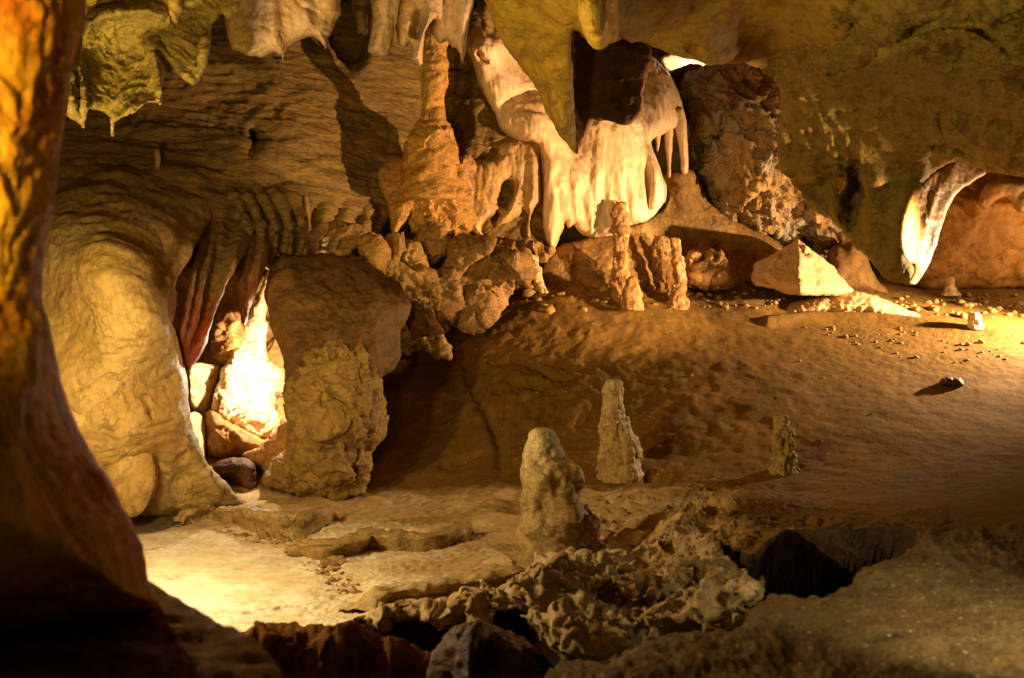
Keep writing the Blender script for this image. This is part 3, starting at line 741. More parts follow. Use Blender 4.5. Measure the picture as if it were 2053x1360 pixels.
h2 = HC(AX.reshape(shp)[:, :, 0], AY.reshape(shp)[:, :, 0]); q2 = AY.reshape(shp)[:, :, 0]
qx = CX + AX.reshape(shp)[:, :, 0] / q2 * F; qy = CY + F * (CZ - h2) / q2
for a_, b_, c_, d_, e_ in ((1262, 1128, 40, 16, .35), (1225, 1300, 75, 26, .5), (1345, 1165, 70, 34, .5), (1010, 1225, 36, 26, .3), (1120, 1150, 30, 14, .2), (1440, 1195, 60, 14, .3), (1180, 1180, 26, 16, .2), (1400, 1245, 40, 12, .2)):
    h2 = h2 - bump(qx, qy, a_, b_, c_, d_, e_)
for a_, b_, c_, d_, e_ in ((1150, 1215, 60, 45, .12), (1390, 1085, 45, 30, .16), (1400, 1225, 70, 22, .12), (1120, 1260, 30, 40, .12)):
    h2 = h2 + bump(qx, qy, a_, b_, c_, d_, e_)
hx = h2[:, :, None].repeat(shp[2], 2).ravel()
fv = np.full(len(AX), -.2); near = (AZ < hx + .36) & (AZ > hx - .62)
gxp = CX + AX[near] / AY[near] * F; gyp = CY + F * (CZ - AZ[near]) / AY[near]
Pn = np.stack([AX[near], AY[near], AZ[near]], 1)
wv = .05 * np.stack([perlin(Pn * 9 + 3), perlin(Pn * 9 + 33), perlin(Pn * 9 + 63)], 1)
base = hx[near] - AZ[near]
lum = ridged((Pn + wv) * 3.1, 3, .58) * .27 + .12 * chip((Pn + wv) * 6.0) + .03 * fbm((Pn + wv) * 8.5, 2) + .03 * ridged((Pn + wv) * 11, 2) + .018 * ridged(Pn * 15, 2) + .014 * perlin(Pn * 27)
hol = np.clip(perlin((Pn + wv * 1.4) * np.array([4.6, 4.6, 6.5]) + 7.7) - .06, 0, 1) * .95 + np.clip(perlin((Pn + wv) * 11.5 + 71) - .15, 0, 1) * .22
dp, _, _, _ = seg_dist(gxp, gyp, cpoly, True); dp = np.where(inside(gxp, gyp, cpoly), dp, -dp) + 30 * fbm(Pn * 4.5 + 51, 3) - 6
f = np.minimum(base + lum - hol, AZ[near] - (hx[near] - .5)); f = np.minimum(f, (dp + 4) / F * AY[near] * 1.4)
fv[near] = np.clip(f, -.2, .2); fv = fv.reshape(shp)
fv[[0, -1]] = -.2; fv[:, [0, -1]] = -.2; fv[:, :, [0, -1]] = -.2
Vc, Qc = nets(fv, lo, hh); del fv, AX, AY, AZ, hx, near, Pn, wv
cr = make_mesh('eroded_crust', Vc, Qc, M['crust'], origin=(.3, 6.6, -.4))
tag(cr, 'jagged pale crust of eroded rock hanging over the dark pit below the big stalagmite', 'crust')
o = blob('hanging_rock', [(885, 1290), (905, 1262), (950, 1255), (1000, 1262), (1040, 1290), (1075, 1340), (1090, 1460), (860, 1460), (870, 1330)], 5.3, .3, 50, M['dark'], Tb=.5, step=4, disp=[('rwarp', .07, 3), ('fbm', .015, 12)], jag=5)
tag(o, 'dark rounded rock in the black pit at the bottom centre', 'rock')
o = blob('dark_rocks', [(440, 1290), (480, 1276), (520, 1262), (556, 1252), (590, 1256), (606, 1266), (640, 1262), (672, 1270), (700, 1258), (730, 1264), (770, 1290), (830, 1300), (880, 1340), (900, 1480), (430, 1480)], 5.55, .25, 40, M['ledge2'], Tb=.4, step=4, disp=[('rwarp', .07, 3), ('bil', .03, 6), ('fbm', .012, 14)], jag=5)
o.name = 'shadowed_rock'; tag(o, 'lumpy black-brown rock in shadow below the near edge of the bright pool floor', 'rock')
o = blob('flat_stone', [(905, 1150), (930, 1128), (965, 1102), (985, 1098), (1010, 1110), (1030, 1130), (1022, 1150), (985, 1160), (930, 1162)], [(905, 1155, 7.6), (1030, 1150, 7.5), (980, 1098, 8.15)], .03, 14, M['pool'], Tb=.15, step=2.5, disp=[('fbm', .012, 5)], jag=1.5)
tag(o, 'smooth pale flat stone left of the foot of the big stalagmite', 'stone')
for k, (poly, dd) in enumerate((([(940, 1262), (955, 1240), (962, 1215), (985, 1200), (1030, 1192), (1045, 1200), (1020, 1215), (985, 1225), (972, 1250), (955, 1262)], 6.3),
                                ([(720, 1250), (735, 1228), (790, 1212), (850, 1204), (915, 1200), (950, 1212), (940, 1235), (900, 1262), (868, 1240), (800, 1240), (770, 1262)], 6.45))):
    o = blob('crust_lip', poly, dd, .12, 14, M['crust'], Tb=.25, step=2, disp=[('rwarp', .05, 4), ('fbm', .015, 14)], vec=[(.05, 6)], jag=4)
    tag(o, ('thin curled flake of pale crust hanging over the pit left of the crusted rim', 'ragged pale lip of crust along the near edge of the pebbly floor')[k], 'crust')

# ================================================================== LEFT FLOWSTONE AND GROTTO
FD = [(-100, 600, 9.4), (90, 600, 9.2), (90, 290, 12.2), (-100, 300, 12.0), (300, 310, 12.1), (250, 410, 10.2), (90, 400, 10.3), (430, 380, 12.0), (400, 460, 10.7), (200, 500, 9.0), (330, 600, 9.1), (370, 720, 9.4), (300, 850, 8.9), (390, 880, 9.5), (500, 1020, 10.1), (300, 1035, 9.7), (150, 900, 8.8), (0, 1000, 8.8)]
fl = blob('flowstone', [(-150, 260), (60, 240), (170, 240), (260, 260), (340, 290), (420, 330), (450, 400), (410, 460), (380, 520), (345, 580), (340, 630), (352, 660), (362, 700), (371, 740), (376, 800), (387, 860), (410, 920), (440, 952), (475, 990), (508, 1020), (440, 1034), (300, 1038), (180, 1030), (-150, 1040)],
          FD, .26, 30, M['foot'], Tb=.8, step=3.2, disp=[('warp', .05, (1.1, 1.1, .9)), ('warp', .018, (3.5, 3.5, 5)), ('rwarp', .010, (5, 5, 9)), ('fbm', .005, 18)], jag=3,
          relief=lambda x, y, d: .25 * bump(x, y, 210, 520, 170, 130) + .22 * bump(x, y, 300, 640, 60, 60) - .22 * ridge(x, y, [(420, 425), (360, 470), (330, 540), (325, 610)], 22, 1) - .10 * ridge(x, y, [(310, 900), (318, 960), (305, 1025)], 9, 1)
          + .14 * ridge(x, y, [(385, 900), (420, 960), (490, 1015)], 26, 1) - .06 * ridge(x, y, [(295, 800), (300, 820), (306, 838)], 6, 1, False) - .05 * ridge(x, y, [(300, 780), (345, 745), (365, 720)], 6, 1))
tag(fl, 'massive smooth pale flowstone mass shaped like an elephant foot, left of the glowing grotto', 'flowstone')
blob('foot_boulder', [(205, 925), (225, 905), (265, 895), (300, 908), (310, 940), (306, 985), (290, 1020), (272, 1036), (240, 1030), (200, 1000)], 8.85, .14, 40, M['foot'], Tb=.3, step=3, disp=[('warp', .03, 2.5), ('fbm', .006, 14)], parent=fl, jag=2)


def folds(lines, w, h):
    def f(x, y, d): return sum(ridge(x, y, l, w, h, True) for l in lines)
    return f


o = blob('rock_curtain', [(330, 420), (350, 385), (400, 350), (452, 345), (505, 380), (525, 450), (500, 505), (484, 520), (470, 545), (457, 565), (447, 592), (436, 618), (424, 650), (415, 685), (400, 715), (380, 738), (370, 722), (362, 690), (354, 672), (330, 648), (308, 610), (304, 550), (312, 480)], [(325, 430, 11.6), (510, 420, 12.0), (420, 345, 12.3), (330, 500, 10.6), (470, 500, 10.7), (320, 600, 9.2), (430, 600, 9.9), (380, 736, 9.4)], .14, 22, M['red'], Tb=.2, step=2.2,
         relief=lambda x, y, d: folds([[(405, 430), (395, 520), (375, 620), (360, 690)], [(432, 430), (420, 520), (392, 630), (370, 700)], [(372, 440), (355, 520), (340, 600)], [(345, 450), (335, 520), (328, 590)]], 7, .15)(x, y, d) + ridge(x, y, [(490, 440), (470, 520), (445, 590), (425, 650), (395, 715)], 13, .30) + ridge(x, y, [(452, 420), (440, 500)], 10, .12),
         disp=[('warp', .015, (3, 3, 1)), ('fbm', .006, 14)], jag=2)
tag(o, 'folded brown rock curtain with a red lower tip above the left of the grotto', 'rock curtain')
o = blob('rock_curtain', [(488, 390), (520, 380), (545, 430), (540, 500), (534, 530), (525, 556), (513, 590), (502, 620), (489, 654), (480, 630), (476, 590), (470, 570), (466, 545), (480, 515), (492, 490)], [(490, 390, 12.2), (540, 430, 12.0), (500, 520, 10.8), (489, 654, 10.4), (530, 540, 10.7)], .14, 14, M['red'], Tb=.2, step=2.2, relief=folds([[(505, 450), (500, 520), (482, 570)], [(530, 470), (520, 540), (498, 610)]], 7, .12), disp=[('warp', .015, (3, 3, 1)), ('fbm', .006, 14)], jag=2)
tag(o, 'narrow pointed rock curtain hanging at the right top of the grotto', 'rock curtain')
# inside the grotto
o = blob('grotto_wall', [(350, 560), (440, 540), (540, 520), (620, 520), (660, 700), (660, 960), (500, 985), (340, 960)], [(350, 700, 12.9), (600, 700, 12.6), (480, 960, 12.2)], .2, 60, M['grotto'], Tb=.5, step=4, disp=[('rwarp', .12, 1.6), ('fbm', .03, 7)], jag=3)
tag(o, 'brown back wall inside the brightly lit grotto', 'rock wall')
o = blob('pointed_rock', [(541, 540), (548, 580), (544, 600), (530, 634), (536, 655), (532, 700), (535, 750), (480, 750), (478, 700), (480, 655), (500, 630), (518, 590), (530, 560)], 12.1, .12, 14, M['white'], Tb=.2, step=2.5, disp=[('fbm', .03, 5), ('rwarp', .02, 6)], jag=3)
tag(o, 'upright pale rock blade at the back of the grotto, under the pointed curtain', 'rock')
o = blob('white_boulder', [(446, 742), (462, 722), (474, 690), (492, 680), (512, 690), (530, 712), (545, 728), (570, 748), (573, 790), (556, 800), (552, 850), (545, 880), (530, 888), (505, 872), (480, 852), (455, 845), (425, 825), (428, 790), (440, 765)], [(440, 800, 11.45), (560, 780, 12.2), (500, 690, 12.0)], .22, 40, M['white'], Tb=.3, step=2, disp=[('fbm', .06, 2.2), ('rwarp', .04, 5), ('facet', .03, 5), ('fbm', .01, 20)], jag=3)
tag(o, 'glaring white boulder in the middle of the grotto', 'boulder')
o = blob('brown_boulder', [(412, 830), (425, 822), (455, 845), (485, 860), (515, 875), (532, 885), (525, 905), (500, 912), (470, 918), (440, 922), (412, 915), (410, 870)], 11.35, .25, 30, M['grotto'], Tb=.3, step=2.5, disp=[('fbm', .05, 2.5), ('rwarp', .03, 6)], jag=2)
tag(o, 'brown shadowed boulder under the white one in the grotto', 'boulder')
o = blob('white_rock', [(376, 745), (390, 728), (420, 730), (450, 728), (446, 760), (432, 790), (424, 815), (410, 845), (398, 830), (384, 815), (378, 780)], [(376, 760, 11.2), (450, 760, 12.0), (400, 840, 11.5)], .12, 20, M['white'], Tb=.3, step=2.2, disp=[('fbm', .04, 3), ('rwarp', .02, 6)], jag=2)
tag(o, 'white rock at the left side of the grotto under the red curtain tip', 'rock')
o = blob('white_rock', [(375, 832), (390, 826), (408, 838), (416, 870), (412, 905), (405, 925), (385, 890), (372, 860)], [(372, 860, 10.8), (416, 870, 11.3), (405, 920, 11.0)], .10, 12, M['white'], Tb=.2, step=2.2, disp=[('fbm', .03, 3)], jag=1.5)
tag(o, 'lowest white rock of the grotto, beside the elephant foot flowstone', 'rock')
o = blob('brown_rock', [(405, 735), (418, 700), (425, 660), (440, 630), (470, 625), (488, 660), (482, 700), (465, 735), (440, 732)], 11.95, .25, 28, M['grotto'], Tb=.3, step=2.5, disp=[('rwarp', .06, 4), ('fbm', .015, 14)], jag=2.5)
tag(o, 'rough brown rock wedged under the curtains at the top of the grotto', 'rock')
o = blob('dark_boulder', [(428, 935), (450, 922), (485, 920), (510, 928), (516, 960), (512, 985), (490, 992), (465, 972), (440, 955)], 10.75, .2, 20, M['dark'], Tb=.3, step=2.5, disp=[('fbm', .04, 3), ('rwarp', .02, 7)], jag=2)
tag(o, 'dark boulder on the floor at the mouth of the grotto', 'boulder')
o = blob('brown_rock', [(490, 915), (515, 902), (540, 880), (560, 855), (590, 850), (600, 970), (570, 968), (545, 955), (520, 935)], 11.0, .2, 22, M['grotto'], Tb=.3, step=2.5, disp=[('rwarp', .06, (5, 5, 2)), ('fbm', .015, 14)], jag=2)
tag(o, 'red-brown rock at the right foot of the grotto', 'rock')

# the mound between grotto and slope
mo = blob('flowstone_mound', [(532, 585), (545, 535), (566, 512), (600, 514), (640, 510), (690, 516), (730, 526), (765, 545), (792, 565), (812, 592), (824, 612), (818, 642), (800, 668), (806, 712), (786, 742), (760, 760), (700, 790), (620, 800), (574, 785), (570, 745), (560, 700), (540, 650)],
          [(540, 600, 10.9), (680, 520, 11.6), (810, 620, 11.3), (680, 760, 10.5)], .55, 90, M['dome'], Tb=lambda x, y: .35 + 1.9 * sst(640, 700, x), step=2.6, disp=[('warp', .06, 1.3), ('fbm', .02, 6), ('fbm', .008, 18)], jag=3)  # thick unseen back added to block spill from the grotto lamp
tag(mo, 'dark domed flowstone mound with a rough stump below, right of the grotto', 'flowstone mound')
blob('stump', [(572, 800), (580, 760), (600, 720), (640, 690), (690, 682), (730, 700), (755, 740), (768, 790), (775, 840), (768, 880), (750, 905), (742, 940), (724, 996), (690, 1004), (650, 1004), (610, 994), (570, 984), (530, 966), (545, 930), (575, 900), (578, 850)],
     [(560, 900, 10.5), (660, 850, 10.1), (770, 820, 10.6), (700, 990, 10.35)], .4, 70, M['mound'], Tb=lambda x, y: .3 + 1.9 * sst(640, 700, x), step=2.4, parent=mo, jag=4,  # same added depth behind, to stop the spill
     relief=lambda x, y, d: .10 * ridge(x, y, [(620, 740), (615, 850), (640, 970)], 40, 1) + .10 * ridge(x, y, [(700, 760), (710, 840), (690, 900)], 35, 1) - .14 * ridge(x, y, [(705, 860), (712, 920), (700, 990)], 9, 1),
     disp=[('rwarp', .06, (3.5, 3.5, 3)), ('vor', .04, (11, 11, 7)), ('fbm', .015, 16)])

# ================================================================== BACK WALLS
bw = blob('cave_wall', [(-700, -420), (2750, -420), (2750, 900), (-700, 900)], [(-700, 0, 15.5), (2750, 0, 17.5), (1000, -400, 15.5), (1000, 300, 18.5), (1600, 450, 19), (2300, 500, 18.6), (400, 800, 14.8), (1200, 900, 18.5), (-700, 900, 14.5), (2750, 900, 18.5)], .2, 100, M['wall'], Tb=.6, step=14, cat_n=0, jag=0, disp=[('fbm', .25, .5), ('rwarp', .12, 1.2)])
tag(bw, kind='structure')
SD = [(-300, 0, 11.6), (100, 280, 11.6), (300, 330, 11.5), (430, 200, 12.4), (430, 380, 11.7), (560, 480, 11.5), (700, 480, 12.2), (800, 420, 13.0), (780, 250, 13.6), (800, 0, 14.2), (500, 0, 13.2), (620, 250, 12.6), (-300, 400, 11)]


def strata(x, y, d):
    r = .22 * bump(x, y, 470, 330, 110, 80) - .5 * ridge(x, y, [(508, 270), (505, 300), (500, 312)], 9, 1, False) - .35 * ridge(x, y, [(523, 280), (515, 312)], 5, 1, False)
    r += .18 * ridge(x, y, [(300, 330), (380, 350), (430, 400), (450, 460)], 26, 1)
    r -= 2.6 * bump(x, y, 700, 60, 36, 62, 1, 2) + .8 * bump(x, y, 640, 40, 30, 60)
    m = sst(395, 440, y)
    fl_ = .09 * np.sin((x + .12 * (y - 400) + 14 * np.sin(y / 37.)) / 7.2) * m * np.exp(-((x - 670) / 95) ** 4)
    for a in (500, 525, 555, 585, 612):
        fl_ = fl_ + ridge(x, y, [(a - 45, 375), (a - 15, 420), (a, 470), (a - 4, 520)], 8, .20)
    return r + fl_


so = blob('rock_wall', [(-300, -200), (880, -200), (880, 60), (862, 150), (846, 260), (830, 330), (815, 390), (780, 440), (760, 470), (735, 478), (716, 490), (690, 506), (640, 508), (600, 512), (560, 510), (540, 540), (500, 520), (420, 480), (300, 460), (-300, 480)], SD, .15, 60, M['strata'], Tb=.7, step=3.4, relief=strata, jag=4,
          disp=[('strat', .032, (.6, .6, 3.0)), ('chip', .03, (.7, .7, 1.1)), ('warp', .05, (1.2, 1.2, 2.0)), ('ridge', .018, (1.8, 1.8, 9)), ('fbm', .012, 12)])
tag(so, 'brown rock wall with wavy level banding behind the flowstone and hanging draperies', 'rock wall')
o = blob('stalagmite', [(309, 302), (314, 297), (320, 299), (323, 320), (322, 338), (315, 342), (310, 335)], 11.2, .05, 6, M['stal'], Tb=.05, step=1.5, disp=[('fbm', .015, 12)], jag=1)
tag(o, 'finger-sized pale stalagmite on top of the elephant foot flowstone', 'stalagmite')
o = blob('stalagmite', [(609, 396), (614, 392), (618, 398), (622, 440), (626, 470), (618, 474), (612, 440)], 11.7, .05, 6, M['stal'], Tb=.05, step=1.5, disp=[('fbm', .015, 12)], jag=1)
tag(o, 'thin pale rib standing against the fluted wall above the mound', 'stalagmite')

# the column
ck = dict(M=None)
co = pillar('rock_column', [(-60, 838, 905), (20, 842, 900), (80, 847, 896), (105, 849, 894), (130, 849, 897), (150, 846, 896), (165, 845, 898), (195, 847, 892), (240, 845, 896), (246, 842, 900), (262, 832, 905), (300, 820, 916), (340, 812, 916), (370, 806, 924), (400, 800, 940)], lambda y: 12.7 if y < 240 else 12.7 - .0014 * (y - 240), M['col'],
            [('bil', .03, (3, 3, 5)), ('rwarp', .012, 5), ('fbm', .008, 16)], vec=[(.015, 2.5)])
tag(co, 'lumpy ochre column joining ceiling and wall in the middle of the cave', 'rock column')
blob('base', [(814, 300), (830, 262), (842, 250), (862, 246), (900, 255), (912, 290), (920, 330), (932, 370), (945, 420), (940, 460), (900, 480), (850, 475), (822, 450), (806, 420), (802, 380), (808, 340)], 12.75, .3, 40, M['col'], Tb=.4, step=2.2, parent=co, disp=[('rwarp', .07, (3.2, 3.2, 2.2)), ('ridge', .018, 8), ('fbm', .010, 18)], jag=4, vec=[(.025, 5)])
so2 = blob('stalactite', [(758, 345), (772, 325), (800, 312), (830, 340), (836, 385), (834, 410), (818, 436), (802, 462), (791, 474), (785, 460), (781, 430), (774, 405), (762, 375)], [(755, 330, 13.0), (830, 330, 12.9), (791, 474, 12.3)], .12, 22, M['col'], Tb=.5, step=2.2, disp=[('warp', .03, 3), ('fbm', .012, 14)], jag=2)
tag(so2, 'blunt pinkish stalactite pointing down left of the column base', 'stalactite')
# boulders under the column
MB = [
    ('boulder', [(715, 500), (722, 478), (742, 470), (765, 492), (770, 520), (755, 535), (735, 525), (720, 515)], 12.0, .15, 14, 'col', 'small bright ochre boulder with curled edges on the mound shoulder'),
    ('boulder', [(745, 560), (752, 510), (770, 480), (800, 478), (840, 485), (860, 520), (865, 560), (830, 590), (800, 600), (770, 575)], 12.3, .3, 40, 'mound', 'dull green-brown boulder behind the mound'),
    ('boulder', [(810, 500), (830, 470), (848, 430), (875, 420), (895, 445), (905, 490), (895, 510), (870, 530), (845, 530)], 12.55, .25, 25, 'bould', 'upright dark boulder right under the column base'),
    ('boulder', [(800, 585), (830, 555), (870, 540), (910, 535), (925, 570), (930, 610), (915, 635), (880, 655), (840, 660), (815, 620)], 12.3, .3, 30, 'bould', 'flat streaked boulder beside the dark gap right of the mound'),
    ('boulder', [(885, 560), (895, 520), (905, 490), (925, 478), (960, 482), (1000, 490), (1030, 500), (1062, 515), (1075, 545), (1060, 570), (1030, 578), (1020, 600), (1010, 618), (985, 632), (960, 625), (930, 640), (905, 620)], 12.6, .45, 45, 'bould', 'largest of the heaped boulders, with a rutted top, under the cream flowstone'),
    ('boulder', [(925, 640), (935, 585), (960, 570), (985, 590), (990, 630), (975, 650), (945, 655)], 12.3, .25, 20, 'bould', 'rounded boulder in front of the largest heaped one'),
    ('slab', [(822, 640), (850, 640), (880, 665), (905, 700), (900, 718), (870, 712), (840, 690)], 12.5, .12, 14, 'mound', 'leaning stone slab in the dark gap right of the mound'),
    ('boulder', [(640, 470), (680, 440), (715, 450), (738, 470), (720, 500), (690, 515), (650, 512)], 12.0, .2, 22, 'bould', 'ribbed ochre boulder on the back edge of the mound'),
    ('pointed_rock', [(1058, 520), (1075, 515), (1084, 540), (1090, 570), (1098, 580), (1085, 585), (1070, 570)], 13.0, .08, 8, 'pink', 'thin curved rock blade at the right end of the heaped boulders'),
    ('pointed_rock', [(985, 488), (1040, 485), (1105, 495), (1110, 510), (1090, 525), (1060, 515), (1020, 500)], 13.3, .1, 10, 'bould', 'flat brown rock shelf under the fringe of the cream flowstone'),
]
for k, (nm, poly, dd, T, R, mt, lab) in enumerate(MB):
    o = blob(nm, poly, dd, T * .75, R * .6, M[mt], Tb=.5, step=2.1, pw=.9, disp=[('chip', .20, (1.3, 1.3, 1.6)), ('rwarp', .05, (2.6, 2.6, 4.0)), ('chip', .05, 5), ('fbm', .012, 18)], jag=5, jf=.07, seed=k)
    tag(o, lab, nm.replace('_', ' '), 'boulders heaped under the column')

# ================================================================== HANGING ROCK, LEFT
dr = blob('rock_curtain', [(173, -160), (172, 0), (167, 68), (156, 95), (147, 112), (141, 140), (138, 164), (137, 200), (136, 232), (150, 242), (163, 251), (168, 258), (170, 240), (172, 226), (177, 218), (188, 217), (201, 222), (212, 228), (220, 236), (223, 250), (223, 271), (228, 272), (229, 250), (234, 242), (250, 233), (266, 225), (284, 212), (297, 206), (305, 206), (322, 208), (324, 190), (326, 160), (340, 153), (355, 147), (370, 158), (385, 167), (396, 162), (406, 147), (413, 133), (416, 119), (420, 80), (423, 51), (433, 38), (443, 27), (452, 32), (460, 38), (468, 28), (480, 10), (500, -160)],
          [(170, 0, 7.6), (140, 200, 7.6), (225, 250, 7.9), (322, 200, 7.7), (250, 120, 8.0), (300, 60, 7.95), (400, 140, 8.0), (460, 20, 8.3), (300, -150, 7.7), (450, -150, 8.2)], .10, 12, M['green'], Tb=.35, step=2.4, cat_n=3, jag=1.2,
          relief=lambda x, y, d: ridge(x, y, [(168, 80), (185, 45), (220, 28), (297, 22), (330, 35)], 12, .22) + ridge(x, y, [(303, 80), (316, 140), (322, 205)], 13, .25) + ridge(x, y, [(322, 206), (295, 206), (262, 226), (228, 248)], 7, .18) + ridge(x, y, [(145, 115), (142, 180), (140, 235)], 10, .15)
          + ridge(x, y, [(160, 118), (168, 180), (168, 250)], 6, .12) - .08 * bump(x, y, 240, 120, 65, 75) + ridge(x, y, [(416, 60), (412, 130), (398, 160)], 9, .15),
          disp=[('warp', .03, 2.2), ('rwarp', .018, 7), ('fbm', .006, 20)])
tag(dr, 'olive hanging rock curtain with a scalloped edge and thin drips, next to the orange column', 'rock curtain')
blob('drip', [(296, -160), (372, -160), (370, 0), (365, 30), (357, 52), (350, 50), (335, 38), (315, 27), (298, 22)], 8.0, .15, 16, M['flow'], Tb=.2, step=2.5, parent=dr, disp=[('warp', .03, 3), ('fbm', .008, 16)], jag=1.5)
bc = o = blob('rock_curtain', [(508, -160), (508, 0), (501, 34), (505, 60), (503, 82), (494, 109), (510, 113), (525, 116), (540, 110), (552, 106), (558, 112), (563, 110), (567, 120), (571, 112), (580, 99), (600, 82), (627, 72), (640, 82), (651, 94), (654, 84), (653, 75), (661, 73), (668, 58), (673, 44), (680, 32), (683, 25), (681, 0), (690, -160)], [(500, 0, 9.7), (690, 0, 10.0), (580, 110, 9.8)], .22, 26, M['lilac'], Tb=.3, step=2.4, cat_n=3, jag=1.5,
         relief=lambda x, y, d: ridge(x, y, [(545, -10), (548, 60), (560, 110)], 12, .08) + ridge(x, y, [(610, -10), (615, 40), (640, 85)], 14, .08) - ridge(x, y, [(585, -20), (600, 10), (640, 30)], 5, .05) - ridge(x, y, [(520, 50), (545, 60)], 4, .04), disp=[('warp', .03, 1.8), ('rwarp', .008, 7), ('fbm', .006, 20)])
tag(o, 'pale buff hanging rock curtain with a ragged drip edge, left of the black recess', 'rock curtain')
o = blob('rock_curtain', [(440, -160), (450, 30), (462, 95), (478, 104), (496, 112), (512, 90), (520, -160)], 10.4, .12, 14, M['flow'], Tb=.25, step=2.5, disp=[('warp', .04, 2.2), ('fbm', .01, 14)], jag=1.5)
tag(o, 'shadowed olive rock curtain half hidden behind the pale buff one', 'rock curtain')
# stalactite group over the column
o = blob('stalactite', [(740, -160), (745, 0), (748, 40), (742, 80), (738, 104), (752, 112), (765, 114), (778, 110), (785, 90), (790, 60), (800, 20), (806, -160)], 11.4, .25, 24, M['lilac'], Tb=.25, step=2.2, disp=[('warp', .04, 2.6), ('fbm', .01, 16)], jag=2)
tag(o, 'stubby grey-white stalactite with a blunt yellow end, left of the column', 'stalactite')
o = blob('rock_curtain', [(775, -160), (785, 0), (792, 50), (796, 78), (808, 95), (822, 88), (828, 100), (822, 118), (835, 130), (848, 128), (850, 80), (856, 60), (870, 40), (890, 30), (900, -160)], 11.7, .2, 18, M['lilac'], Tb=.25, step=2.2, jag=1.5,
         relief=lambda x, y, d: -ridge(x, y, [(842, 18), (842, 45), (830, 78)], 9, .35) + ridge(x, y, [(848, 0), (862, 25), (850, 60), (838, 110)], 7, .14), disp=[('warp', .03, 2.6), ('fbm', .008, 16)])
tag(o, 'cream rock curtain with a long dark hollow just left of the column top', 'rock curtain')
lc = o = blob('rock_curtain', [(855, -160), (856, 20), (862, 60), (880, 88), (896, 82), (905, 95), (915, 98), (922, 110), (927, 124), (931, 112), (936, 80), (943, 40), (950, 0), (955, -160)], [(856, 0, 12.0), (955, 0, 11.6), (925, 120, 11.8)], .2, 18, M['lilac'], Tb=.25, step=2.2, jag=1.2,
         relief=lambda x, y, d: -ridge(x, y, [(866, 28), (864, 60)], 8, .15) + ridge(x, y, [(888, 0), (885, 60)], 9, .08), disp=[('warp', .03, 2.2), ('fbm', .006, 16)])
tag(o, 'lilac rock curtain with a sharp drip point right of the column top', 'rock curtain')
o = blob('hanging_rock', [(420, -200), (1000, -200), (985, 60), (960, 30), (950, -20), (860, -40), (740, 0), (735, 60), (720, 70), (700, -10), (600, -40), (480, -20)], 12.4, .2, 30, M['strata'], Tb=1.0, step=5, disp=[('rwarp', .1, 2), ('fbm', .02, 9)], jag=3)
tag(o, 'dark rock roof the draperies and stalactites hang from', 'rock roof')

for par, (x_, y0_, y1_, w_, d_) in ((dr, (225, 240, 273, 5, 7.82)), (dr, (167, 236, 256, 4.5, 7.62)), (dr, (321, 196, 211, 4, 7.68)), (bc, (567, 104, 121, 4, 9.74)), (bc, (652, 80, 97, 4, 9.85)), (lc, (928, 108, 127, 3.5, 11.68))):
    pillar('drip', [(y1_, x_ - .8, x_ + .8), (y1_ - 4, x_ - w_ * .38, x_ + w_ * .38), (y0_ + 8, x_ - w_ * .5, x_ + w_ * .5), (y0_, x_ - w_, x_ + w_)][::-1], d_, M['stal'], [('fbm', .006, 20)], seg=20, dy=1.5, parent=par)
# ================================================================== CREAM FLOWSTONE
CD = [(930, 100, 14.2), (1000, 60, 14.8), (1150, 280, 14.6), (950, 330, 13.9), (1000, 460, 13.7), (1090, 300, 14.1), (1100, 480, 13.75), (1200, 260, 14.5), (1200, 460, 14.0), (1330, 390, 14.3), (1300, 130, 15.6), (1370, 250, 15.2)]
o = blob('rock_wall', [(860, 30), (960, 20), (1110, 40), (1180, 200), (1150, 330), (1110, 500), (1000, 500), (880, 500), (850, 400)], lambda x, y, f=TPS(CD): f(x, y) + .04 + .5 * (1 - sst(900, 960, x)) * (1 - sst(250, 330, y)), .08, 20, M['strata'], Tb=.6, step=2.8, jag=3, disp=[('rwarp', .05, (1.6, 1.6, 2.6)), ('warp', .03, 4), ('fbm', .012, 14)],
         relief=lambda x, y, d: .12 * ridge(x, y, [(905, 195), (925, 205), (940, 200)], 9, 1) - .25 * bump(x, y, 920, 140, 16, 5))
tag(o, 'rough ochre rock wall between the column and the cream flowstone', 'rock wall')
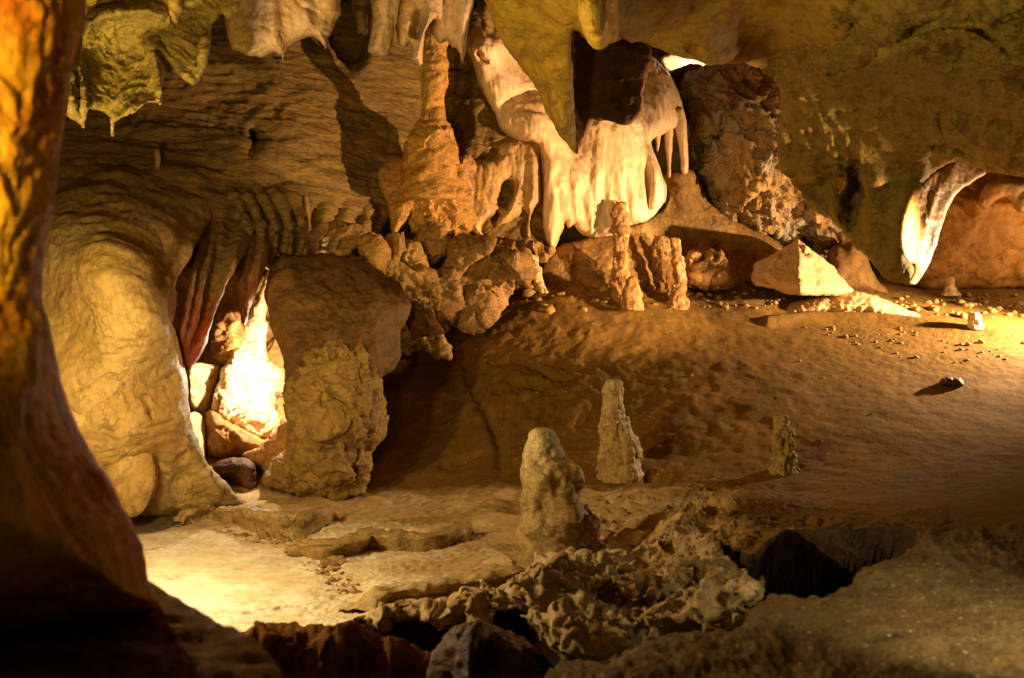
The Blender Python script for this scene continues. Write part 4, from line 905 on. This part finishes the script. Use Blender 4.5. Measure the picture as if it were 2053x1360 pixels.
cf = blob('flowstone', [(958, 165), (948, 125), (934, 95), (945, 58), (970, 50), (1000, 58), (1060, 70), (1200, 60), (1295, 110), (1325, 130), (1345, 152), (1362, 185), (1372, 225), (1366, 250), (1340, 262), (1318, 275), (1306, 285), (1315, 310), (1326, 345), (1335, 372), (1333, 402), (1315, 428), (1306, 436), (1290, 445), (1262, 452), (1235, 470), (1180, 476), (1160, 462), (1150, 452), (1140, 458), (1134, 448), (1124, 470), (1114, 492), (1106, 503), (1098, 485), (1090, 455), (1086, 420), (1082, 350), (1078, 292), (1045, 284), (1018, 272), (1000, 252), (992, 228), (972, 196)],
          CD, .30, 30, M['cream'], Tb=.8, step=2.4, jag=2, cat_n=4,
          relief=lambda x, y, d: .42 * bump(x, y, 985, 92, 40, 34) + .20 * bump(x, y, 1010, 160, 40, 40) + .36 * bump(x, y, 1100, 235, 70, 48) + .35 * bump(x, y, 1200, 310, 130, 110, p=1) + .3 * bump(x, y, 1330, 190, 45, 60) + .022 * np.sin((x + 10 * np.sin(y / 60.)) / 6.5) * sst(280, 360, y) * (.5 + .5 * np.sin(x / 23.))
          + .010 * np.sin(x / 3.6 + 2 * np.sin(y / 45.)) * sst(300, 380, y) - ridge(x, y, [(1080, 290), (1086, 380), (1090, 450)], 6, .25) - .4 * ridge(x, y, [(960, 108), (966, 120), (972, 124)], 4, 1, False) - .12 * ridge(x, y, [(1000, 215), (1060, 185), (1110, 195)], 8, 1) + .18 * ridge(x, y, [(1300, 290), (1318, 350), (1318, 420)], 16, 1) - .10 * ridge(x, y, [(1296, 300), (1300, 380), (1296, 440)], 6, 1),
          disp=[('warp', .05, (1.3, 1.3, 1)), ('warp', .022, (5, 5, 1.2)), ('warp', .006, (13, 13, 1.1)), ('fbm', .003, 16)])
tag(cf, 'big cream flowstone fall with a fluted fringe, brightly lit in the middle of the cave', 'flowstone')
for k, (poly, dd) in enumerate((([(1302, 240), (1318, 236), (1328, 250), (1325, 272), (1321, 300), (1317, 304), (1314, 280), (1306, 262)], 14.7),
                                ([(1325, 240), (1345, 236), (1352, 255), (1350, 290), (1347, 320), (1345, 352), (1340, 356), (1337, 330), (1334, 300), (1330, 270)], 14.9),
                                ([(1345, 225), (1368, 215), (1376, 240), (1378, 275), (1380, 310), (1380, 345), (1366, 348), (1364, 320), (1358, 285), (1350, 260)], 14.95))):
    blob('drip_strand', poly, dd, .16, 9, M['cream'], Tb=.16, step=1.6, parent=cf, disp=[('fbm', .02, 4)], jag=1)
pk = blob('flowstone', [(905, 420), (912, 350), (920, 315), (950, 300), (1000, 285), (1050, 274), (1086, 278), (1084, 330), (1086, 400), (1078, 415), (1068, 440), (1064, 480), (1058, 490), (1052, 470), (1056, 440), (1050, 425), (1035, 440), (1010, 450), (985, 462), (965, 478), (950, 470), (935, 466), (920, 474), (908, 455)], CD, .24, 20, M['pink'], Tb=.4, step=2.3, jag=2,
          relief=lambda x, y, d: -ridge(x, y, [(1022, 358), (1015, 395), (1005, 418)], 13, .45) - ridge(x, y, [(1003, 425), (985, 445), (968, 468)], 9, .35) - ridge(x, y, [(945, 310), (975, 312), (1000, 306)], 11, .35) + ridge(x, y, [(1072, 290), (1075, 360), (1066, 430)], 14, .14) + ridge(x, y, [(1040, 370), (1020, 430)], 8, .10), disp=[('warp', .04, 1.8), ('warp', .015, (11, 11, 1.5)), ('fbm', .006, 18)])
tag(pk, 'shiny pinkish-brown flowstone with dark slots, left of the cream fall', 'flowstone')
o = blob('rock', [(965, 490), (1000, 440), (1050, 410), (1085, 420), (1100, 500), (1040, 502)], 14.3, .2, 30, M['pink'], Tb=.3, step=3, disp=[('fbm', .05, 2)], jag=2)
tag(o, 'smooth buff rock in the niche behind the fringe of the pinkish flowstone', 'rock')
o = blob('flowstone_ramp', [(1332, 352), (1340, 344), (1370, 342), (1398, 340), (1408, 370), (1425, 408), (1460, 435), (1500, 456), (1545, 476), (1590, 500), (1640, 520), (1620, 600), (1500, 610), (1380, 610), (1250, 600), (1150, 590), (1070, 570), (1090, 520), (1120, 495), (1180, 476), (1240, 462), (1300, 440), (1330, 420), (1338, 390)],
         [(1370, 345, 15.4), (1340, 430, 15.2), (1180, 478, 14.2), (1300, 442, 14.5), (1600, 500, 16.4), (1500, 600, 14.6), (1100, 570, 14.0), (1300, 600, 14.0), (1620, 600, 15.1)], .15, 40, M['bould'], Tb=.6, step=3, jag=2, relief=lambda x, y, d: .3 * ridge(x, y, [(1372, 345), (1385, 400), (1440, 450), (1560, 500)], 35, 1, False), disp=[('fbm', .05, 1.5), ('warp', .02, 5), ('fbm', .008, 20)])
tag(o, 'smooth ochre cone and ramp running down right of the cream fall', 'flowstone ramp')

# ================================================================== RIGHT SIDE
br = blob('rock_wall', [(1378, 330), (1392, 280), (1384, 230), (1378, 180), (1388, 150), (1410, 140), (1450, 128), (1500, 122), (1540, 130), (1620, 150), (1700, 400), (1720, 520), (1640, 520), (1600, 500), (1540, 478), (1490, 452), (1450, 430), (1420, 400), (1400, 355)], [(1390, 250, 15.9), (1560, 200, 15.2), (1640, 470, 16.4), (1450, 430, 16.0), (1500, 320, 15.3)], .2, 26, M['broken'], Tb=.5, step=2.5, jag=4,
          relief=lambda x, y, d: -ridge(x, y, [(1398, 320), (1412, 290), (1440, 272), (1462, 262)], 11, .45) - ridge(x, y, [(1405, 205), (1440, 150), (1470, 160), (1500, 180)], 5, .14) - ridge(x, y, [(1380, 345), (1420, 385), (1460, 390), (1540, 395)], 6, .2) - ridge(x, y, [(1545, 255), (1520, 285), (1515, 300)], 5, .15) + .2 * bump(x, y, 1490, 340, 70, 70) - .5 * sst(470, 520, y) * sst(1540, 1570, x),
          disp=[('chip', .22, (2.4, 2.4, 1.6)), ('chip', .08, (6, 6, 4)), ('rwarp', .06, (3, 3, 2.2)), ('fbm', .015, 10)])
tag(br, 'broken brown and lilac rock wall between the cream fall and the dark green roof', 'rock wall')
o = blob('pale_rock', [(1322, 118), (1335, 112), (1360, 108), (1420, 120), (1424, 134), (1400, 142), (1350, 146), (1330, 140)], 16.9, .1, 10, M['white'], Tb=.3, step=2.5, disp=[('fbm', .05, 3)], jag=2)
tag(o, 'sliver of brightly lit pale rock in the gap under the roof', 'rock')
o = blob('dark_rock', [(1340, 150), (1352, 138), (1380, 130), (1402, 130), (1410, 140), (1392, 160), (1388, 200), (1378, 230), (1362, 190)], 16.0, .12, 10, M['dark'], Tb=.3, step=2.5, disp=[('fbm', .05, 3)], jag=2)
tag(o, 'black rock in the cleft right of the top of the cream fall', 'rock')

RD = [(980, -60, 9.0), (1075, 180, 10.0), (1150, 290, 10.2), (1200, 80, 9.2), (1300, 85, 10.3), (1450, 120, 10.9), (1540, 140, 12.2), (1650, 100, 10.6), (1200, -200, 7.6), (1560, 320, 13.4), (1650, 440, 13.2), (1800, 565, 12.5), (1830, 440, 12.3), (1700, 250, 12.2), (1900, 310, 11.9), (2053, 345, 11.6), (2400, 350, 11.2), (2053, 100, 8.4), (2400, -200, 5.6), (1700, -200, 7.2), (1800, 60, 8.6)]
ce = blob('ceiling_rock', [(955, -260), (965, -40), (978, 20), (1000, 65), (1030, 115), (1055, 150), (1075, 182), (1090, 215), (1105, 245), (1120, 272), (1140, 296), (1152, 306), (1158, 300), (1150, 230), (1146, 120), (1150, 66), (1160, 66), (1178, 85), (1190, 95), (1208, 96), (1222, 88), (1236, 68), (1260, 80), (1290, 84), (1318, 94), (1350, 110), (1385, 116), (1420, 128), (1460, 126), (1500, 124), (1540, 112), (1600, 95), (1650, 100), (1700, 80), (1690, -260)],
          TPS(RD), .30, 45, M['ceil'], Tb=1.2, step=3, jag=2.5, cat_n=4,
          relief=lambda x, y, d: .45 * ridge(x, y, [(1185, -120), (1195, 20), (1205, 85)], 42, 1, False) + .12 * ridge(x, y, [(1080, 175), (1110, 150), (1150, 140)], 14, 1) - .25 * bump(x, y, 1080, 120, 70, 90) + .22 * ridge(x, y, [(1300, 80), (1400, 120), (1520, 105), (1640, 95)], 16, 1),
          disp=[('warp', .09, .9), ('warp', .03, 3), ('fbm', .008, 14)])
tag(ce, 'big olive ceiling slab with a pointed lower tip hanging in front of the cream fall', 'ceiling rock')
blob('yellow_nose', [(1160, -260), (1158, 0), (1166, 55), (1180, 82), (1192, 96), (1208, 97), (1222, 86), (1240, 50), (1240, -260)], lambda x, y, f=TPS(RD): f(x, y) - .42, .32, 34, M['yellow'], Tb=.4, step=2.6, parent=ce, disp=[('warp', .05, 1.6), ('fbm', .008, 14)], jag=2)
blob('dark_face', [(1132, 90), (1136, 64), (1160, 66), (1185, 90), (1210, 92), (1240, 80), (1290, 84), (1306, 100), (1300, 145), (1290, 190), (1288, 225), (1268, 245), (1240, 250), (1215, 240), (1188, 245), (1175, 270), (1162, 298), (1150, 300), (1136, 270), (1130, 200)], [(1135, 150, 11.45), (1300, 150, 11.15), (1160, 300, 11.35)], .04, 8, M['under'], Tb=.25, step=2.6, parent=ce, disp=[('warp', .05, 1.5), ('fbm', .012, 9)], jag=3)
gr = blob('ceiling_rock', [(1480, 110), (1560, 95), (1620, 60), (1680, -40), (1690, -320), (2700, -320), (2700, 372), (2300, 365), (2053, 352), (1978, 342), (1940, 328), (1915, 322), (1880, 338), (1852, 366), (1832, 400), (1822, 440), (1818, 480), (1822, 520), (1836, 540), (1834, 556), (1822, 572), (1796, 566), (1765, 545), (1738, 515), (1712, 495), (1690, 470), (1665, 440), (1640, 425), (1612, 400), (1600, 372), (1575, 345), (1562, 310), (1560, 260), (1563, 215), (1560, 180), (1550, 155), (1520, 135)],
          TPS(RD), .22, 24, M['green'], Tb=lambda x, y: np.where(y > 250, .5, 1.4), step=3.6, jag=5, cat_n=4,
          relief=lambda x, y, d: -ridge(x, y, [(1570, 145), (1640, 110), (1700, 60), (1760, 10)], 12, .16) - ridge(x, y, [(1640, 120), (1720, 128), (1790, 90), (1870, 50), (1960, 58), (2040, 120)], 9, .2) - ridge(x, y, [(1700, 470), (1720, 390), (1730, 335), (1745, 310)], 20, .4) + .30 * bump(x, y, 1740, 370, 28, 60) + .3 * ridge(x, y, [(1610, 360), (1660, 345), (1700, 350), (1690, 385)], 12, 1) - .30 * bump(x, y, 1710, 385, 24, 45) - .25 * ridge(x, y, [(1856, 292), (1880, 284), (1905, 292)], 10, 1)
          + .18 * bump(x, y, 1640, 250, 80, 90) - ridge(x, y, [(1880, 215), (1900, 280), (1960, 310)], 9, .15),
          disp=[('warp', .12, .7), ('rwarp', .05, 1.8), ('warp', .035, 4), ('fbm', .012, 12)])
tag(gr, 'dark green-brown roof mass coming down over the whole right side', 'ceiling rock')
o = blob('rock_curtain', [(1838, 374), (1868, 350), (1904, 332), (1920, 318), (1945, 326), (1962, 336), (1980, 341), (1968, 354), (1948, 366), (1925, 382), (1910, 400), (1898, 425), (1890, 450), (1878, 490), (1866, 525), (1850, 552), (1834, 570), (1822, 566), (1832, 548), (1834, 530), (1820, 524), (1810, 506), (1806, 470), (1811, 432), (1822, 402)], [(1815, 500, 11.8), (1980, 340, 12.8), (1835, 560, 11.9)], .05, 8, M['pink'], Tb=.15, step=2.2, disp=[('warp', .025, (2.5, 2.5, 1.2)), ('fbm', .006, 16)], jag=1.5,
         relief=lambda x, y, d: ridge(x, y, [(1915, 335), (1880, 390), (1855, 460), (1845, 520)], 10, .06))
tag(o, 'pale curved rock curtain framing the lit opening at the right edge', 'rock curtain')
ow = blob('rock_wall', [(1840, 570), (1850, 500), (1870, 420), (1910, 360), (1980, 330), (2100, 320), (2700, 320), (2700, 600), (2200, 590), (1960, 580), (1880, 582)], [(1850, 560, 16.5), (2053, 400, 16.6), (2053, 560, 16.9), (2600, 450, 16)], .3, 50, M['orange'], Tb=.5, step=4, disp=[('warp', .08, .9), ('rwarp', .03, 3)], jag=3,
          relief=lambda x, y, d: .25 * ridge(x, y, [(1955, 410), (2000, 395), (2060, 400)], 14, 1, False) + .2 * bump(x, y, 1990, 480, 90, 60))
tag(ow, 'orange rock wall seen through the opening at the right edge', 'rock wall')
o = blob('rock_shelf', [(1960, 410), (1975, 372), (2010, 358), (2060, 362), (2200, 360), (2200, 425), (2060, 428), (2035, 418), (2020, 398), (1990, 408), (1975, 420)], 15.6, .15, 16, M['lilac'], Tb=.3, step=3, disp=[('warp', .04, 2), ('fbm', .01, 12)], jag=2)
tag(o, 'pale scalloped rock shelf high in the lit opening at the right edge', 'rock shelf')
o = blob('stalactite', [(1655, 350), (1680, 345), (1706, 342), (1708, 352), (1700, 375), (1686, 390), (1680, 384), (1690, 370), (1680, 362)], 12.75, .08, 8, M['col'], Tb=.1, step=2, disp=[('fbm', .02, 6)], jag=1)
tag(o, 'small curled ochre rock flake hanging from the green roof', 'rock flake')
o = blob('stalactite', [(1728, 345), (1738, 318), (1752, 322), (1758, 350), (1756, 380), (1748, 398), (1743, 400), (1734, 388)], 12.35, .12, 12, M['green'], Tb=.2, step=2, disp=[('fbm', .03, 4), ('rwarp', .015, 8)], jag=1.5)
tag(o, 'short blunt stalactite with a white drip tip under the green roof', 'stalactite')
# high vault overhead, out of the picture, that closes the cave
xs_ = np.linspace(-9, 11, 60); ys_ = np.linspace(1.5, 20, 60)
AX, AY = np.meshgrid(xs_, ys_); zc = 5.9 + .05 * AY + .35 * fbm(np.stack([AX.ravel() * .4, AY.ravel() * .4, 0 * AX.ravel()], 1), 3).reshape(AX.shape)
V = np.stack([AX, AY, zc], -1).reshape(-1, 3); ii, jj = np.meshgrid(np.arange(59), np.arange(59)); a = (jj * 60 + ii).ravel()
vt = make_mesh('cave_ceiling', V, np.stack([a, a + 60, a + 61, a + 1], 1), M['wall'], origin=(0, 8, 5.9)); tag(vt, kind='structure')

# ================================================================== LIGHT
def lamp(name, kind, px_, py_, d, power, col, target=None, cone=60, blend=.5, rad=.08):
    l = bpy.data.lights.new(name, kind); l.energy = power; l.color = col; l.shadow_soft_size = rad
    o = bpy.data.objects.new(name, l); C.objects.link(o); p = unproj(np.array(float(px_)), np.array(float(py_)), d); o.location = Vector(p)
    if kind == 'SPOT':
        l.spot_size = math.radians(cone); l.spot_blend = blend
        t = unproj(np.array(float(target[0])), np.array(float(target[1])), target[2])
        o.rotation_euler = (Vector(t) - Vector(p)).to_track_quat('-Z', 'Y').to_euler()
    return o


lamp('pool_lamp', 'POINT', 170, 930, 6.5, 88, (1, .93, .74), rad=.06)
lamp('gallery_lamp', 'POINT', 42, 560, 6.4, 340, (1, .69, .28), rad=.07)
lamp('grotto_lamp', 'POINT', 584, 712, 11.3, 190, (1, .85, .62), rad=.06)
lamp('bank_lamp', 'SPOT', 2270, 560, 13.2, 4300, (1, .68, .37), (1800, 750, 13.7), 127, 1.0, .06)
lamp('fall_lamp', 'SPOT', 2350, 600, 10.0, 5600, (1, .63, .345), (1040, 345, 13.4), 44, .5, .08)
lamp('opening_lamp', 'POINT', 2260, 480, 15.1, 150, (1, .62, .28), rad=.1)
lamp('roof_gap_lamp', 'POINT', 1395, 122, 16.4, 45, (1, .83, .56), rad=.05)
lamp('ceiling_lamp', 'SPOT', -60, 430, 4.8, 640, (1, .72, .25), (1300, 60, 9.5), 100, .8, .12)
lamp('column_lamp', 'SPOT', -1250, 100, 1.0, 760, (1, .70, .17), (0, 40, 3.0), 58, .8, .08)
lamp('ledge_fill_lamp', 'SPOT', 2560, 860, 3.0, 200, (1, .84, .52), (1930, 1280, 4.4), 50, 1.0, .12)  # added fill from the right, to brighten the near ledge

w = bpy.data.worlds.new('World'); bpy.context.scene.world = w; w.use_nodes = True
w.node_tree.nodes['Background'].inputs[0].default_value = (1, .72, .34, 1); w.node_tree.nodes['Background'].inputs[1].default_value = .045

# ================================================================== CAMERA
cam = bpy.data.cameras.new('camera'); co_ = bpy.data.objects.new('camera', cam); C.objects.link(co_)
co_.location = (0, 0, CZ); co_.rotation_euler = (math.radians(90), 0, 0)
cam.sensor_width = 36; cam.lens = 36 * F / W; cam.clip_end = 200; cam.clip_start = .05
cam.dof.use_dof = True; cam.dof.focus_distance = 10.5; cam.dof.aperture_fstop = 2.0
s = bpy.context.scene; s.camera = co_
s.view_settings.view_transform = 'Standard'; s.view_settings.look = 'None'; s.view_settings.exposure = 0; s.view_settings.gamma = 1
s.render.engine = 'CYCLES'; s.cycles.use_denoising = True; s.cycles.max_bounces = 5; s.cycles.diffuse_bounces = 4; s.cycles.glossy_bounces = 2
s.cycles.sample_clamp_indirect = 4
for o in bpy.data.objects:
    if '_o' in o: del o['_o']
